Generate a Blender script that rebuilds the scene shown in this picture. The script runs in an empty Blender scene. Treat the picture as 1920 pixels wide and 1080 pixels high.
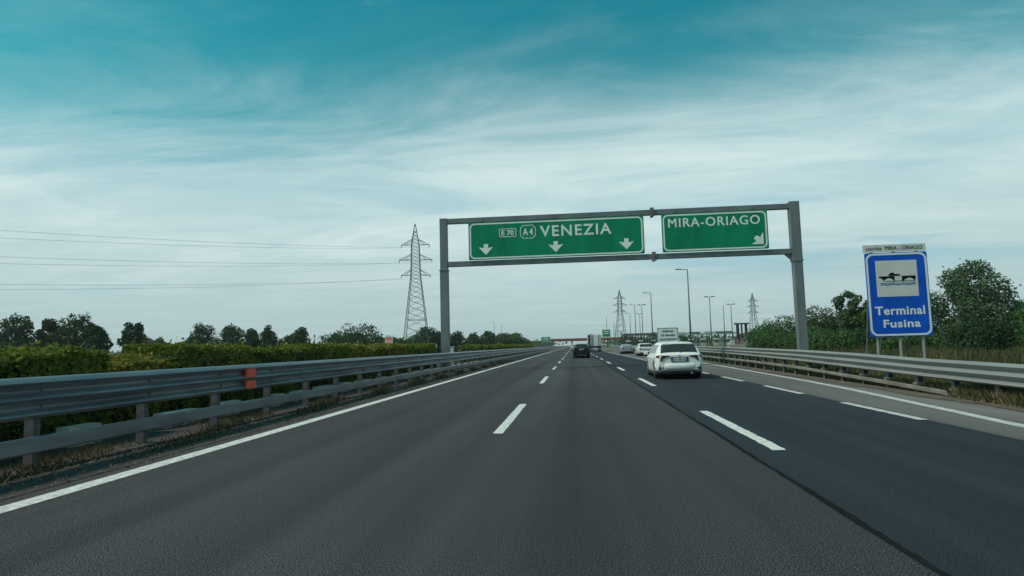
import bpy, bmesh, math, random
import numpy as np
from mathutils import Vector, Matrix

S = bpy.context.scene
COL = S.collection
rad = math.radians

# ------------------------------------------------------------------ camera
def make_camera():
    yaw, pitch, roll = rad(5.385), rad(5.213), rad(1.5)
    f0 = Vector((-math.sin(yaw), math.cos(yaw), 0)); r0 = Vector((math.cos(yaw), math.sin(yaw), 0)); u0 = Vector((0, 0, 1))
    f = math.cos(pitch) * f0 + math.sin(pitch) * u0
    u = -math.sin(pitch) * f0 + math.cos(pitch) * u0
    r = math.cos(roll) * r0 - math.sin(roll) * u
    u2 = math.sin(roll) * r0 + math.cos(roll) * u
    cd = bpy.data.cameras.new('camera'); co = bpy.data.objects.new('camera', cd); COL.objects.link(co)
    cd.sensor_width = 36; cd.lens = 36 * 1206 / 1920; cd.clip_start = .1; cd.clip_end = 6000
    m = Matrix((r, u2, -f)).transposed().to_4x4(); m.translation = (0, 0, 1.35)
    co.matrix_world = m
    S.camera = co
make_camera()

# ------------------------------------------------------------------ sky, sun, exposure
SUN_EL, SUN_LEFT = 50.0, 112.0         # elevation; degrees to the left of the driving direction
def make_world():
    w = bpy.data.worlds.new('World'); S.world = w; w.use_nodes = True
    nt = w.node_tree; nt.nodes.clear(); N = nt.nodes.new; L = nt.links.new
    def math_(op, a, b=None, clamp=False):
        n = N('ShaderNodeMath'); n.operation = op; n.use_clamp = clamp
        for i, v in enumerate((a, b)):
            if v is None: continue
            if isinstance(v, (int, float)): n.inputs[i].default_value = v
            else: L(v, n.inputs[i])
        return n.outputs[0]
    def ramp(v, a, b, smooth=True):
        n = N('ShaderNodeMapRange'); n.interpolation_type = 'SMOOTHSTEP' if smooth else 'LINEAR'
        L(v, n.inputs[0]); n.inputs[1].default_value = a; n.inputs[2].default_value = b
        return n.outputs[0]
    def mix(f, a, b, blend='MIX'):
        n = N('ShaderNodeMix'); n.data_type = 'RGBA'; n.blend_type = blend
        for i, v in ((0, f), (6, a), (7, b)):
            if isinstance(v, (int, float)): n.inputs[i].default_value = v
            elif isinstance(v, tuple): n.inputs[i].default_value = (*v, 1)
            else: L(v, n.inputs[i])
        return n.outputs[2]
    out = N('ShaderNodeOutputWorld'); bg = N('ShaderNodeBackground'); L(bg.outputs[0], out.inputs[0])
    sky = N('ShaderNodeTexSky'); sky.sky_type = 'NISHITA'; sky.sun_disc = False
    sky.sun_elevation = rad(SUN_EL); sky.sun_rotation = rad(-SUN_LEFT); sky.air_density = 1.0; sky.dust_density = 1.2; sky.ozone_density = 2.0
    tc = N('ShaderNodeTexCoord'); sep = N('ShaderNodeSeparateXYZ'); L(tc.outputs['Generated'], sep.inputs[0])
    X, Y, Z = sep.outputs
    zz = math_('MAXIMUM', Z, 0.0)
    den = math_('ADD', zz, 0.10)
    comb = N('ShaderNodeCombineXYZ'); L(math_('DIVIDE', X, den), comb.inputs[0]); L(math_('DIVIDE', Y, den), comb.inputs[1])
    def noise(scale, sx, sy, rot, detail, rough, dist, off):
        mp = N('ShaderNodeMapping'); L(comb.outputs[0], mp.inputs[0]); mp.inputs['Scale'].default_value = (sx, sy, 1)
        mp.inputs['Rotation'].default_value = (0, 0, rad(rot)); mp.inputs['Location'].default_value = (*off, 0)
        n = N('ShaderNodeTexNoise'); L(mp.outputs[0], n.inputs['Vector']); n.inputs['Scale'].default_value = scale
        n.inputs['Detail'].default_value = detail; n.inputs['Roughness'].default_value = rough; n.inputs['Distortion'].default_value = dist
        return n.outputs[0]
    big = noise(0.50, .40, 1.0, 12, 3, .5, .3, SKY_A)
    wisp = noise(1.25, .42, 1.0, 24, 11, .66, 1.1, SKY_B)
    fine = noise(2.4, .45, 1.0, 10, 7, .6, .5, (1.3, 8.8))
    # veil of high cloud, thick low down and thinning out above about twenty degrees
    h = math_('SUBTRACT', Z, math_('MULTIPLY', X, .015))
    h = math_('ADD', h, math_('MULTIPLY', math_('SUBTRACT', big, .5), -.16))
    h = math_('ADD', h, math_('MULTIPLY', math_('SUBTRACT', wisp, .5), -.30))
    veil = math_('MULTIPLY', ramp(h, .47, .16), .96)
    faint = math_('MULTIPLY', math_('ADD', math_('MULTIPLY', ramp(h, .60, .28), .10), math_('MULTIPLY', ramp(fine, .40, .72), .10)), 1.0)
    thin = math_('MULTIPLY', ramp(wisp, .52, .80), .42)
    cov = math_('MAXIMUM', math_('MAXIMUM', veil, faint), thin)
    holes = math_('MULTIPLY', ramp(math_('ADD', math_('MULTIPLY', big, .6), math_('MULTIPLY', fine, .4)), .52, .62), math_('MULTIPLY', ramp(Z, .27, .18), ramp(Z, .06, .12)))
    cov = math_('MULTIPLY', cov, math_('SUBTRACT', 1.0, math_('MULTIPLY', holes, .50)))
    clear = mix(1.0, sky.outputs[0], CLEAR_TINT, 'MULTIPLY')
    low = ramp(Z, .24, .02)
    clear = mix(math_('MULTIPLY', ramp(Z, .34, .16), .85), clear, (2.3, 4.7, 5.9))
    cloud = mix(low, CLOUD_HI, CLOUD_LO)
    cloud = mix(math_('MULTIPLY', ramp(math_('ADD', math_('MULTIPLY', fine, .45), math_('MULTIPLY', wisp, .55)), .40, .62), math_('ADD', .18, math_('MULTIPLY', ramp(Z, .05, .22), .47))), cloud, CLOUD_BR)
    c = mix(cov, clear, cloud)
    L(c, bg.inputs[0]); bg.inputs[1].default_value = 0.1
CLEAR_TINT = (.015, 1.18, .92)
SKY_A = (3.1, 1.7)
SKY_B = (7.3, 2.2)
CLOUD_HI = (5.7, 7.4, 7.5)
CLOUD_LO = (4.6, 6.0, 6.1)
CLOUD_BR = (7.7, 8.9, 8.85)
make_world()
sd = bpy.data.lights.new('sun', 'SUN'); sd.energy = 3.0; sd.angle = rad(6); sd.color = (1.0, .85, .73)
so = bpy.data.objects.new('sun', sd); COL.objects.link(so)
az = rad(SUN_LEFT); el = rad(SUN_EL)
sdir = Vector((-math.sin(az) * math.cos(el), math.cos(az) * math.cos(el), math.sin(el)))
so.rotation_euler = sdir.to_track_quat('Z', 'Y').to_euler(); so.location = (0, 0, 60)
S.view_settings.view_transform = 'Standard'; S.view_settings.look = 'None'; S.view_settings.gamma = 1
S.view_settings.exposure = 0.0; S.view_settings.use_curve_mapping = False
S.cycles.max_bounces = 6; S.cycles.volume_bounces = 0; S.cycles.volume_max_steps = 64; S.cycles.volume_step_rate = 4
S.cycles.use_denoising = True

# ------------------------------------------------------------------ materials
MATS = {}
def mat(name, col, rough=.6, metal=0.0, var=.15, scale=3.0, col2=None, bump=0.0, bscale=40.0, spec=.5, stretch=(1, 1, 1), coord='Object', detail=5, trans=0.0, island=0.0, emit=None):
    if name in MATS: return MATS[name]
    m = bpy.data.materials.new(name); m.use_nodes = True; nt = m.node_tree; nt.nodes.clear(); N = nt.nodes.new; L = nt.links.new
    out = N('ShaderNodeOutputMaterial'); p = N('ShaderNodeBsdfPrincipled'); L(p.outputs[0], out.inputs[0])
    p.inputs['Roughness'].default_value = rough; p.inputs['Metallic'].default_value = metal; p.inputs['Specular IOR Level'].default_value = spec
    if col2 is None: col2 = tuple(max(0, c * (1 - var)) for c in col); col = tuple(min(1, c * (1 + var * .5)) for c in col)
    tc = N('ShaderNodeTexCoord'); mp = N('ShaderNodeMapping'); L(tc.outputs[coord], mp.inputs[0]); mp.inputs['Scale'].default_value = stretch
    n = N('ShaderNodeTexNoise'); L(mp.outputs[0], n.inputs['Vector']); n.inputs['Scale'].default_value = scale; n.inputs['Detail'].default_value = detail
    r = N('ShaderNodeMapRange'); L(n.outputs[0], r.inputs[0]); r.inputs[1].default_value = .32; r.inputs[2].default_value = .68
    fac = r.outputs[0]
    if island:
        g = N('ShaderNodeNewGeometry'); a = N('ShaderNodeMix'); a.data_type = 'FLOAT'; a.inputs[0].default_value = island
        L(fac, a.inputs[2]); L(g.outputs['Random Per Island'], a.inputs[3]); fac = a.outputs[0]
    mx = N('ShaderNodeMix'); mx.data_type = 'RGBA'; L(fac, mx.inputs[0]); mx.inputs[6].default_value = (*col, 1); mx.inputs[7].default_value = (*col2, 1)
    L(mx.outputs[2], p.inputs['Base Color'])
    if bump:
        b = N('ShaderNodeTexNoise'); L(mp.outputs[0], b.inputs['Vector']); b.inputs['Scale'].default_value = bscale; b.inputs['Detail'].default_value = 4
        bp = N('ShaderNodeBump'); bp.inputs['Strength'].default_value = bump; bp.inputs['Distance'].default_value = .02
        L(b.outputs[0], bp.inputs['Height']); L(bp.outputs[0], p.inputs['Normal'])
    if trans:
        t = N('ShaderNodeBsdfTranslucent'); L(mx.outputs[2], t.inputs[0]); ms = N('ShaderNodeMixShader'); ms.inputs[0].default_value = trans
        L(p.outputs[0], ms.inputs[1]); L(t.outputs[0], ms.inputs[2]); L(ms.outputs[0], out.inputs[0])
    MATS[name] = m
    return m

def asphalt(name, base, dark, light, grain, patch, lanes=()):
    """aggregate speckle, long wheel-worn bands and faint patches on a rough dark binder"""
    m = bpy.data.materials.new(name); m.use_nodes = True; nt = m.node_tree; nt.nodes.clear(); N = nt.nodes.new; L = nt.links.new
    out = N('ShaderNodeOutputMaterial'); p = N('ShaderNodeBsdfPrincipled'); L(p.outputs[0], out.inputs[0])
    p.inputs['Roughness'].default_value = .86; p.inputs['Specular IOR Level'].default_value = .16
    tc = N('ShaderNodeTexCoord')
    def noise(scale, st=(1, 1, 1), detail=3, rough=.55):
        mp = N('ShaderNodeMapping'); L(tc.outputs['Object'], mp.inputs[0]); mp.inputs['Scale'].default_value = st
        n = N('ShaderNodeTexNoise'); L(mp.outputs[0], n.inputs['Vector']); n.inputs['Scale'].default_value = scale; n.inputs['Detail'].default_value = detail; n.inputs['Roughness'].default_value = rough
        return n.outputs[0]
    def rng(v, a, b, c, d):
        n = N('ShaderNodeMapRange'); L(v, n.inputs[0])
        for i, x in enumerate((a, b, c, d)): n.inputs[i + 1].default_value = x
        return n.outputs[0]
    def mul(a, b):
        n = N('ShaderNodeMath'); n.operation = 'MULTIPLY'; L(a, n.inputs[0]); L(b, n.inputs[1]); return n.outputs[0]
    sp = noise(105, (1, .8, 1), 3, .7)
    md = noise(22, (1, .6, 1), 3)
    bands = noise(1.15, (1, .012, 1), 3)
    pt = noise(.16, (1, .35, 1), 4)
    f = mul(rng(bands, .3, .7, 1 - patch, 1 + patch), rng(pt, .3, .7, 1 - patch, 1 + patch))
    f = mul(f, rng(md, .25, .75, .88, 1.12))
    sx = N('ShaderNodeSeparateXYZ'); L(tc.outputs['Object'], sx.inputs[0])
    wob = N('ShaderNodeMath'); wob.operation = 'MULTIPLY_ADD'; L(noise(.09, (.2, 1, 1), 2), wob.inputs[0]); wob.inputs[1].default_value = .5; L(sx.outputs[0], wob.inputs[2])
    def near(cs):
        best = None
        for c_ in cs:
            a_ = N('ShaderNodeMath'); a_.operation = 'SUBTRACT'; L(wob.outputs[0], a_.inputs[0]); a_.inputs[1].default_value = c_ + .25
            b_ = N('ShaderNodeMath'); b_.operation = 'ABSOLUTE'; L(a_.outputs[0], b_.inputs[0])
            if best is None: best = b_.outputs[0]
            else:
                m_ = N('ShaderNodeMath'); m_.operation = 'MINIMUM'; L(best, m_.inputs[0]); L(b_.outputs[0], m_.inputs[1]); best = m_.outputs[0]
        return best
    if lanes:
        f = mul(f, rng(near([c_ + d_ for c_ in lanes for d_ in (-.78, .78)]), .05, .55, .80, 1.05))
        f = mul(f, rng(near(lanes), .0, .35, .88, 1.0))
    cr = N('ShaderNodeValToRGB'); L(sp, cr.inputs[0])
    e = cr.color_ramp.elements; e[0].position = .40; e[0].color = (*dark, 1); e[1].position = .51; e[1].color = (*base, 1)
    x = e.new(.61); x.color = (*light, 1)
    mx = N('ShaderNodeMix'); mx.data_type = 'RGBA'; mx.blend_type = 'MULTIPLY'; mx.inputs[0].default_value = 1
    L(cr.outputs[0], mx.inputs[6]); cb = N('ShaderNodeCombineColor')
    for i in range(3): L(f, cb.inputs[i])
    L(cb.outputs[0], mx.inputs[7]); L(mx.outputs[2], p.inputs['Base Color'])
    bp = N('ShaderNodeBump'); bp.inputs['Strength'].default_value = grain; bp.inputs['Distance'].default_value = .008
    L(sp, bp.inputs['Height']); L(bp.outputs[0], p.inputs['Normal'])
    MATS[name] = m
    return m

M_ASPH = asphalt('old_asphalt', (.043, .041, .044), (.008, .0075, .0085), (.17, .165, .172), 1.0, .26, (-3.2, .62))
M_NEW = asphalt('new_asphalt', (.021, .029, .038), (.009, .013, .018), (.066, .078, .094), .8, .26, (4.0,))
M_SHO = asphalt('shoulder_asphalt', (.140, .134, .128), (.055, .053, .05), (.25, .24, .23), .8, .26)
M_SEAM = mat('joint_tar', (.014, .016, .018), .95, var=.3, scale=4, spec=.03)
M_PAINT = mat('road_paint', (.80, .81, .78), .65, var=0, col2=(.42, .43, .41), scale=11, bump=.3, bscale=90, detail=12)
M_PAINT2 = mat('worn_road_paint', (.62, .64, .60), .7, var=0, col2=(.36, .37, .34), scale=6, bump=.3, bscale=80, detail=10)
M_GALV = mat('galvanised_steel', (.25, .275, .29), .40, .55, var=0, col2=(.12, .135, .148), scale=2.2, stretch=(1, .25, 3), detail=8, bump=.06, bscale=14)
M_GALVR = mat('weathered_galvanised_steel', (.28, .285, .275), .55, .2, var=0, col2=(.21, .22, .21), scale=1.4, stretch=(1, .25, 3), detail=8, bump=.06, bscale=14)
M_DUST = mat('dusty_zinc', (.24, .225, .20), .8, .05, var=0, col2=(.13, .11, .09), scale=2.2, detail=9)
M_POSTD = mat('dark_zinc', (.085, .092, .096), .7, .1, var=.4, scale=5, detail=7)  # darker zinc tone for the left guardrail posts
M_POST = mat('dull_zinc', (.15, .16, .165), .6, .2, var=.35, scale=5, detail=7)
M_DARKPOST = mat('rusted_zinc', (.16, .14, .13), .75, .1, var=.5, scale=7, detail=7)
M_STEEL = mat('gantry_grey_paint', (.165, .185, .19), .5, .1, var=0, col2=(.105, .12, .125), scale=.9, detail=9, stretch=(1.5, 1.5, .4))
M_GREEN = mat('sign_green', (.0, .215, .108), .5, var=.22, scale=1.6, stretch=(1, 1, .35), spec=.15)
M_WHITE = mat('sign_white', (.72, .77, .74), .45, var=.10, scale=2.5)
M_BLUE = mat('sign_blue', (.002, .088, .55), .5, var=.2, scale=2.0, stretch=(1, 1, .4), spec=.15)
M_PANEL = mat('sign_panel_white', (.60, .60, .57), .5, var=.08, scale=2)
M_BLACK = mat('sign_black', (.008, .008, .010), .6, var=.2, spec=.1)
M_BACK = mat('sign_back_aluminium', (.30, .32, .33), .5, .3, var=.2)
M_SOIL = mat('verge_soil', (.062, .050, .040), .95, var=0, col2=(.028, .027, .024), scale=2.2, detail=10, bump=.8, bscale=16)
M_FIELD = mat('field', (.085, .105, .035), .95, var=0, col2=(.050, .062, .022), scale=.25, detail=9, bump=.5, bscale=3)
M_CONC = mat('concrete', (.36, .34, .31), .85, var=.3, scale=2.5, detail=8, bump=.2, bscale=12)
M_SUNLIT = mat('sunlit_strip_pale', (.66, .56, .48), .85, var=.25, scale=2.5)  # pale tone painted as sunlight on the strips under the left rail
M_RED = mat('reflector_red', (.85, .085, .03), .4, var=.15, scale=5)
M_BARK = mat('bark', (.065, .05, .038), .9, var=.4, scale=6, bump=.6, bscale=14)
M_PYL = mat('pylon_steel', (.085, .10, .10), .6, .2, var=.2)
M_WIRE = mat('aluminium_cable', (.15, .17, .18), .5, .3, var=.1)
M_REDSTEEL = mat('bridge_red_paint', (.22, .035, .035), .6, var=.2, scale=.6)
M_TYRE = mat('tyre_rubber', (.014, .014, .015), .85, var=.3)
M_RIM = mat('alloy_rim', (.42, .43, .44), .35, .6, var=.15)
M_GLASS = mat('tinted_glass', (.030, .038, .036), .10, var=.1, spec=.6)
M_TAIL = mat('tail_light_red', (.055, .005, .006), .18, var=.3, scale=12)
M_TRIM = mat('black_trim', (.016, .017, .018), .55, var=.25)
M_CHROME = mat('silver_trim', (.45, .46, .47), .3, .6, var=.1)
M_PLATE = mat('plate_white', (.62, .64, .63), .5, var=.06)
M_PLATEINK = mat('plate_ink', (.05, .05, .055), .6, var=.1)
M_PLATEBLUE = mat('plate_blue', (.02, .06, .30), .5, var=.1)
def paint(name, c): 
    return mat('paint_' + name, c, .28, 0, var=.05, scale=1.5, spec=.22 if name == 'black' else .5)
def foliage(name, c, c2, trans=.25):
    return mat('leaf_' + name, c, .65, var=0, col2=c2, scale=.55, island=.55, trans=trans, spec=.06)
F_DARK = foliage('dark', (.023, .050, .023), (.050, .095, .036))
F_MID = foliage('mid', (.042, .095, .030), (.088, .160, .050))
F_BROWN = foliage('brown', (.085, .070, .048), (.050, .056, .030))
F_OLIVE = foliage('olive', (.055, .092, .034), (.105, .155, .058))
F_GREY = foliage('grey', (.055, .098, .050), (.110, .170, .088))
F_HEDGE = foliage('hedge', (.070, .110, .020), (.200, .235, .045), .35)
F_HEDGEY = foliage('hedge_yellow', (.130, .140, .028), (.300, .270, .062), .35)
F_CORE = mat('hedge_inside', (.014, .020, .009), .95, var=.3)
F_GRASS = mat('grass_blades', (.060, .105, .032), .8, var=0, col2=(.180, .150, .070), scale=.35, island=.5, trans=.25, spec=.2)
F_STRAW = mat('straw', (.27, .22, .115), .85, var=0, col2=(.15, .15, .06), scale=.8, island=.6, trans=.2, spec=.2)
F_WEED = mat('weeds', (.055, .075, .025), .85, var=0, col2=(.13, .105, .055), scale=.8, island=.6, trans=.2, spec=.2)

# ------------------------------------------------------------------ mesh helpers
def link(o, parent=None):
    COL.objects.link(o)
    if parent is not None: o.parent = parent
    return o
def tag(o, label=None, cat=None, group=None, kind=None):
    if label: o['label'] = label
    if cat: o['category'] = cat
    if group: o['group'] = group
    if kind: o['kind'] = kind
    return o
def thing(name, loc, label, cat, group=None, rz=0.0):
    o = bpy.data.objects.new(name, None); o.empty_display_size = .3; link(o); o.location = loc; o.rotation_euler = (0, 0, rz)
    return tag(o, label, cat, group)
class MB:
    def __init__(s): s.v = []; s.f = []
    def add(s, vs, fs):
        k = len(s.v); s.v += [tuple(x) for x in vs]; s.f += [tuple(k + i for i in f) for f in fs]; return s
    def box(s, x0, x1, y0, y1, z0, z1):
        return s.add([(x0, y0, z0), (x1, y0, z0), (x1, y1, z0), (x0, y1, z0), (x0, y0, z1), (x1, y0, z1), (x1, y1, z1), (x0, y1, z1)],
                     [(0, 3, 2, 1), (4, 5, 6, 7), (0, 1, 5, 4), (1, 2, 6, 5), (2, 3, 7, 6), (3, 0, 4, 7)])
    def tube(s, p, q, r0, r1=None, n=8, cap=True):
        p = Vector(p); q = Vector(q); r1 = r0 if r1 is None else r1
        d = (q - p).normalized(); a = d.orthogonal().normalized(); b = d.cross(a)
        vs = []
        for c, r in ((p, r0), (q, r1)):
            for i in range(n):
                t = 2 * math.pi * i / n; vs.append(c + r * (math.cos(t) * a + math.sin(t) * b))
        fs = [(i, (i + 1) % n, n + (i + 1) % n, n + i) for i in range(n)]
        if cap: fs += [tuple(range(n - 1, -1, -1)), tuple(range(n, 2 * n))]
        return s.add(vs, fs)
    def bar(s, p, q, w): return s.tube(p, q, w * .72, n=4)
    def prism_y(s, poly, y0, y1):          # polygon of (x,z) extruded along y
        n = len(poly)
        vs = [(x, y0, z) for x, z in poly] + [(x, y1, z) for x, z in poly]
        fs = [tuple(range(n)), tuple(range(2 * n - 1, n - 1, -1))] + [(i, n + i, n + (i + 1) % n, (i + 1) % n) for i in range(n)]
        return s.add(vs, fs)
    def prism_x(s, poly, x0, x1):          # polygon of (y,z) extruded along x
        n = len(poly)
        vs = [(x0, y, z) for y, z in poly] + [(x1, y, z) for y, z in poly]
        fs = [tuple(range(n)), tuple(range(2 * n - 1, n - 1, -1))] + [(i, n + i, n + (i + 1) % n, (i + 1) % n) for i in range(n)]
        return s.add(vs, fs)
    def sheet(s, pts, z=0.0):
        return s.add([(x, y, z) for x, y in pts], [tuple(range(len(pts)))])
    def mesh(s, name, m, smooth=False, fix=True):
        me = bpy.data.meshes.new(name); me.from_pydata(s.v, [], s.f)
        if fix:
            b = bmesh.new(); b.from_mesh(me); bmesh.ops.recalc_face_normals(b, faces=b.faces); b.to_mesh(me); b.free()
        me.materials.append(m)
        if smooth: me.polygons.foreach_set('use_smooth', [True] * len(me.polygons))
        me.update(); return me
    def build(s, name, m, parent=None, smooth=False, loc=None, fix=True):
        o = bpy.data.objects.new(name, s.mesh(name, m, smooth, fix)); link(o, parent)
        if loc: o.location = loc
        return o
def smooth_by_angle(o, deg=35):
    me = o.data
    me.polygons.foreach_set('use_smooth', [True] * len(me.polygons))
    try: me.set_sharp_from_angle(angle=rad(deg))
    except Exception: pass
def bevelled(o, w=.01, seg=2):
    b = o.modifiers.new('bevel', 'BEVEL'); b.width = w; b.segments = seg; b.limit_method = 'ANGLE'; b.angle_limit = rad(40); return o
def np_mesh(name, V, F, m, smooth=False):
    """V (n,3) array, F (k,c) array of equal-sized faces"""
    me = bpy.data.meshes.new(name); V = np.asarray(V, np.float32); F = np.asarray(F, np.int32); k, c = F.shape
    me.vertices.add(len(V)); me.vertices.foreach_set('co', V.ravel())
    me.loops.add(k * c); me.loops.foreach_set('vertex_index', F.ravel())
    me.polygons.add(k); me.polygons.foreach_set('loop_start', np.arange(0, k * c, c, dtype=np.int32))
    me.update(calc_edges=True); me.materials.append(m)
    if smooth: me.polygons.foreach_set('use_smooth', [True] * k)
    return me
def child(name, me, parent=None, loc=None):
    o = bpy.data.objects.new(name, me); link(o, parent)
    if loc is not None: o.location = loc
    return o

def rounded(x0, x1, z0, z1, r, n=5):
    pts = []
    for cx, cz, a0 in ((x1 - r, z1 - r, 0), (x0 + r, z1 - r, 90), (x0 + r, z0 + r, 180), (x1 - r, z0 + r, 270)):
        for i in range(n + 1):
            a = rad(a0 + 90 * i / n); pts.append((cx + r * math.cos(a), cz + r * math.sin(a)))
    return pts
def ring_plate(o_pts, i_pts, y0, y1):
    """frame between two loops of equal count, extruded in y"""
    n = len(o_pts); mb = MB()
    vs = [(x, y0, z) for x, z in o_pts] + [(x, y0, z) for x, z in i_pts] + [(x, y1, z) for x, z in o_pts] + [(x, y1, z) for x, z in i_pts]
    fs = []
    for i in range(n):
        j = (i + 1) % n
        fs += [(i, j, n + j, n + i), (2 * n + i, 3 * n + i, 3 * n + j, 2 * n + j), (i, 2 * n + i, 2 * n + j, j), (n + i, n + j, 3 * n + j, 3 * n + i)]
    return mb.add(vs, fs)
def lettering(name, body, x0, x1, z0, z1, y, m, parent, bold=.03, spacing=1.0, depth=.0015):
    """flat raised letters standing in the XZ plane, facing -Y, fitted into the given rectangle"""
    heavy = bold if 'M' in body else 0.0          # the capital M does not take an outline offset: thicken it by doubled strokes
    cu = bpy.data.curves.new('t', 'FONT'); cu.body = body; cu.size = 1; cu.offset = 0 if heavy else bold; cu.space_character = spacing; cu.resolution_u = 4
    ob = bpy.data.objects.new('t', cu); COL.objects.link(ob)
    dg = bpy.context.evaluated_depsgraph_get(); dg.update()
    me = bpy.data.meshes.new_from_object(ob.evaluated_get(dg)); bpy.data.objects.remove(ob); bpy.data.curves.remove(cu)
    n = len(me.vertices); co = np.zeros(n * 3, np.float32); me.vertices.foreach_get('co', co); co = co.reshape(-1, 3)
    lo = co.min(0); hi = co.max(0); out = np.zeros_like(co)
    out[:, 0] = x0 + (co[:, 0] - lo[0]) / (hi[0] - lo[0]) * (x1 - x0)
    out[:, 2] = z0 + (co[:, 1] - lo[1]) / (hi[1] - lo[1]) * (z1 - z0)
    out[:, 1] = y
    me.vertices.foreach_set('co', out.ravel()); me.materials.clear(); me.materials.append(m); me.name = name
    b = bmesh.new(); b.from_mesh(me)
    r = bmesh.ops.extrude_face_region(b, geom=list(b.faces)); 
    for v in [g for g in r['geom'] if isinstance(g, bmesh.types.BMVert)]: v.co.y -= depth
    if heavy:
        g0 = list(b.verts) + list(b.edges) + list(b.faces); e_ = heavy * (z1 - z0) / .7
        for k_, (dx, dz) in enumerate(((-e_, e_ * .5), (e_, e_ * .5), (-e_, -e_ * .5), (e_, -e_ * .5))):
            d_ = bmesh.ops.duplicate(b, geom=g0); bmesh.ops.translate(b, vec=(dx, -.0006 * (k_ + 1), dz), verts=[v for v in d_['geom'] if isinstance(v, bmesh.types.BMVert)])
    for f in b.faces: f.smooth = False
    b.to_mesh(me); b.free(); me.update()
    o = bpy.data.objects.new(name, me); link(o, parent); return o

# ================================================================== GROUND AND ROAD
g = MB()
xs = [-1300, -300, -100, -30, -10, 10, 30, 100, 300, 1300]; ys = [-120, -20, 20, 60, 120, 250, 500, 900, 1300, 2400]
for x in xs:
    for y in ys: g.v.append((x, y, -.02))
for i in range(len(xs) - 1):
    for j in range(len(ys) - 1):
        a = i * len(ys) + j; g.f.append((a, a + len(ys), a + len(ys) + 1, a + 1))
tag(g.build('ground', M_FIELD), kind='structure', label='flat green fields on both sides of the motorway')

XL = -5.20                                 # left edge line
def interp(tab, y): return float(np.interp(y, [t[0] for t in tab], [t[1] for t in tab]))
EDGE = [(-20, 6.2), (6, 6.35), (10, 6.46), (14, 6.83), (18, 7.2), (22.5, 7.47), (36, 7.95), (52, 8.5), (70, 8.95), (110, 9.7), (200, 10.2), (900, 10.4)]
RAIL = [(-20, 8.05), (6, 8.05), (12, 8.10), (25, 8.36), (36, 8.75), (52, 9.3), (70, 9.75), (110, 10.6), (200, 11.1), (900, 11.3)]
def strip(tab0, tab1, ya, yb, step=4.0):
    """sheet between two plan lines given as number or table"""
    mb = MB(); n = max(2, int((yb - ya) / step) + 1); yy = np.linspace(ya, yb, n)
    fx = lambda t, y: t if isinstance(t, (int, float)) else interp(t, y)
    for y in yy: mb.v += [(fx(tab0, y), y, 0), (fx(tab1, y), y, 0)]
    mb.f = [(2 * i, 2 * i + 1, 2 * i + 3, 2 * i + 2) for i in range(n - 1)]
    return mb
def off(tab, d): return [(y, x + d) for y, x in tab]
RY0, RY1 = -30, 1200
road = tag(strip(-5.55, 2.04, RY0, RY1, 15).build('road', M_ASPH, loc=(0, 0, 0)), kind='structure', label='worn grey asphalt of the left and middle lanes')
lane = tag(strip(2.04, 5.62, RY0, RY1, 15).build('road_lane', M_NEW, loc=(0, 0, .0)), kind='structure', label='freshly laid dark asphalt of the right lane')
exit_ = tag(strip(5.62, off(RAIL, .25), RY0, 300, 3).build('shoulder', M_SHO, loc=(0, 0, 0)), kind='structure', label='pale worn asphalt of the exit lane and shoulder')
exit_far = strip(5.62, 11.6, 300, RY1, 30).build('shoulder', M_SHO, loc=(0, 0, 0)); tag(exit_far, kind='structure')
opp = tag(strip(-23.5, -11.6, RY0, RY1, 30).build('opposite_road', M_ASPH), kind='structure', label='opposite carriageway beyond the median')
verge = tag(strip(-7.75, -5.55, RY0, RY1, 10).build('verge', M_SOIL, loc=(0, 0, .006)), kind='structure', label='dark soil strip under the median guardrail')
med = tag(strip(-11.6, -7.75, RY0, RY1, 30).build('median', M_SOIL, loc=(0, 0, .004)), kind='structure', label='soil of the planted median')
rsd = np.random.RandomState(3); mb = MB(); yy0 = np.arange(-10, 120, .35)
for y in yy0:
    x = interp(RAIL, y); mb.v += [(x - .30 - .22 * abs(math.sin(y * .7) * math.sin(y * .23 + 1)) - rsd.uniform(0, .10), y, 0), (x + .9, y, 0)]
mb.f = [(2 * i, 2 * i + 1, 2 * i + 3, 2 * i + 2) for i in range(len(yy0) - 1)]
tag(mb.build('dirt_verge', mat('dirt', (.15, .115, .085), .95, var=0, col2=(.065, .055, .042), scale=3.5, detail=10, bump=.7, bscale=18), loc=(0, 0, .012)), kind='structure', label='brown dirt along the foot of the right guardrail')
mb = MB(); yj = np.concatenate([np.arange(-6, 40, .12), np.arange(40, 1200, 6)])
for y in yj:
    k_ = max(0, 1 - y / 40); mb.v += [(2.0 + k_ * (.008 * math.sin(y * 2.1) + rsd.uniform(-.006, .006)), y, 0), (2.06 + k_ * (.012 * math.sin(y * 1.3 + 1) + rsd.uniform(-.012, .012)), y, 0)]
mb.f = [(2 * i, 2 * i + 1, 2 * i + 3, 2 * i + 2) for i in range(len(yj) - 1)]
seam = mb.build('tar_joint', M_SEAM, road, loc=(0, 0, .004))
strip(XL - .12, XL + .12, RY0, 1000, 20).build('edge_line', M_PAINT, road, loc=(0, 0, .005))
def dash_mesh(w, l, m):
    mb = MB(); n = 40; rj = random.Random(int(l * 100))
    for i in range(n + 1): 
        y = l * i / n; mb.v += [(-w / 2 + rj.uniform(-.009, .009), y + rj.uniform(-.02, .02), 0), (w / 2 + rj.uniform(-.009, .009), y + rj.uniform(-.02, .02), 0)]
    mb.f = [(2 * i, 2 * i + 1, 2 * i + 3, 2 * i + 2) for i in range(n)]
    return mb.mesh('lane_dash', m)
dm = dash_mesh(.16, 5.1, M_PAINT)
for k in range(-1, 40): child('lane_dash', dm, road, (-1.24, 10.15 + 13.3 * k, .005))
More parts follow.
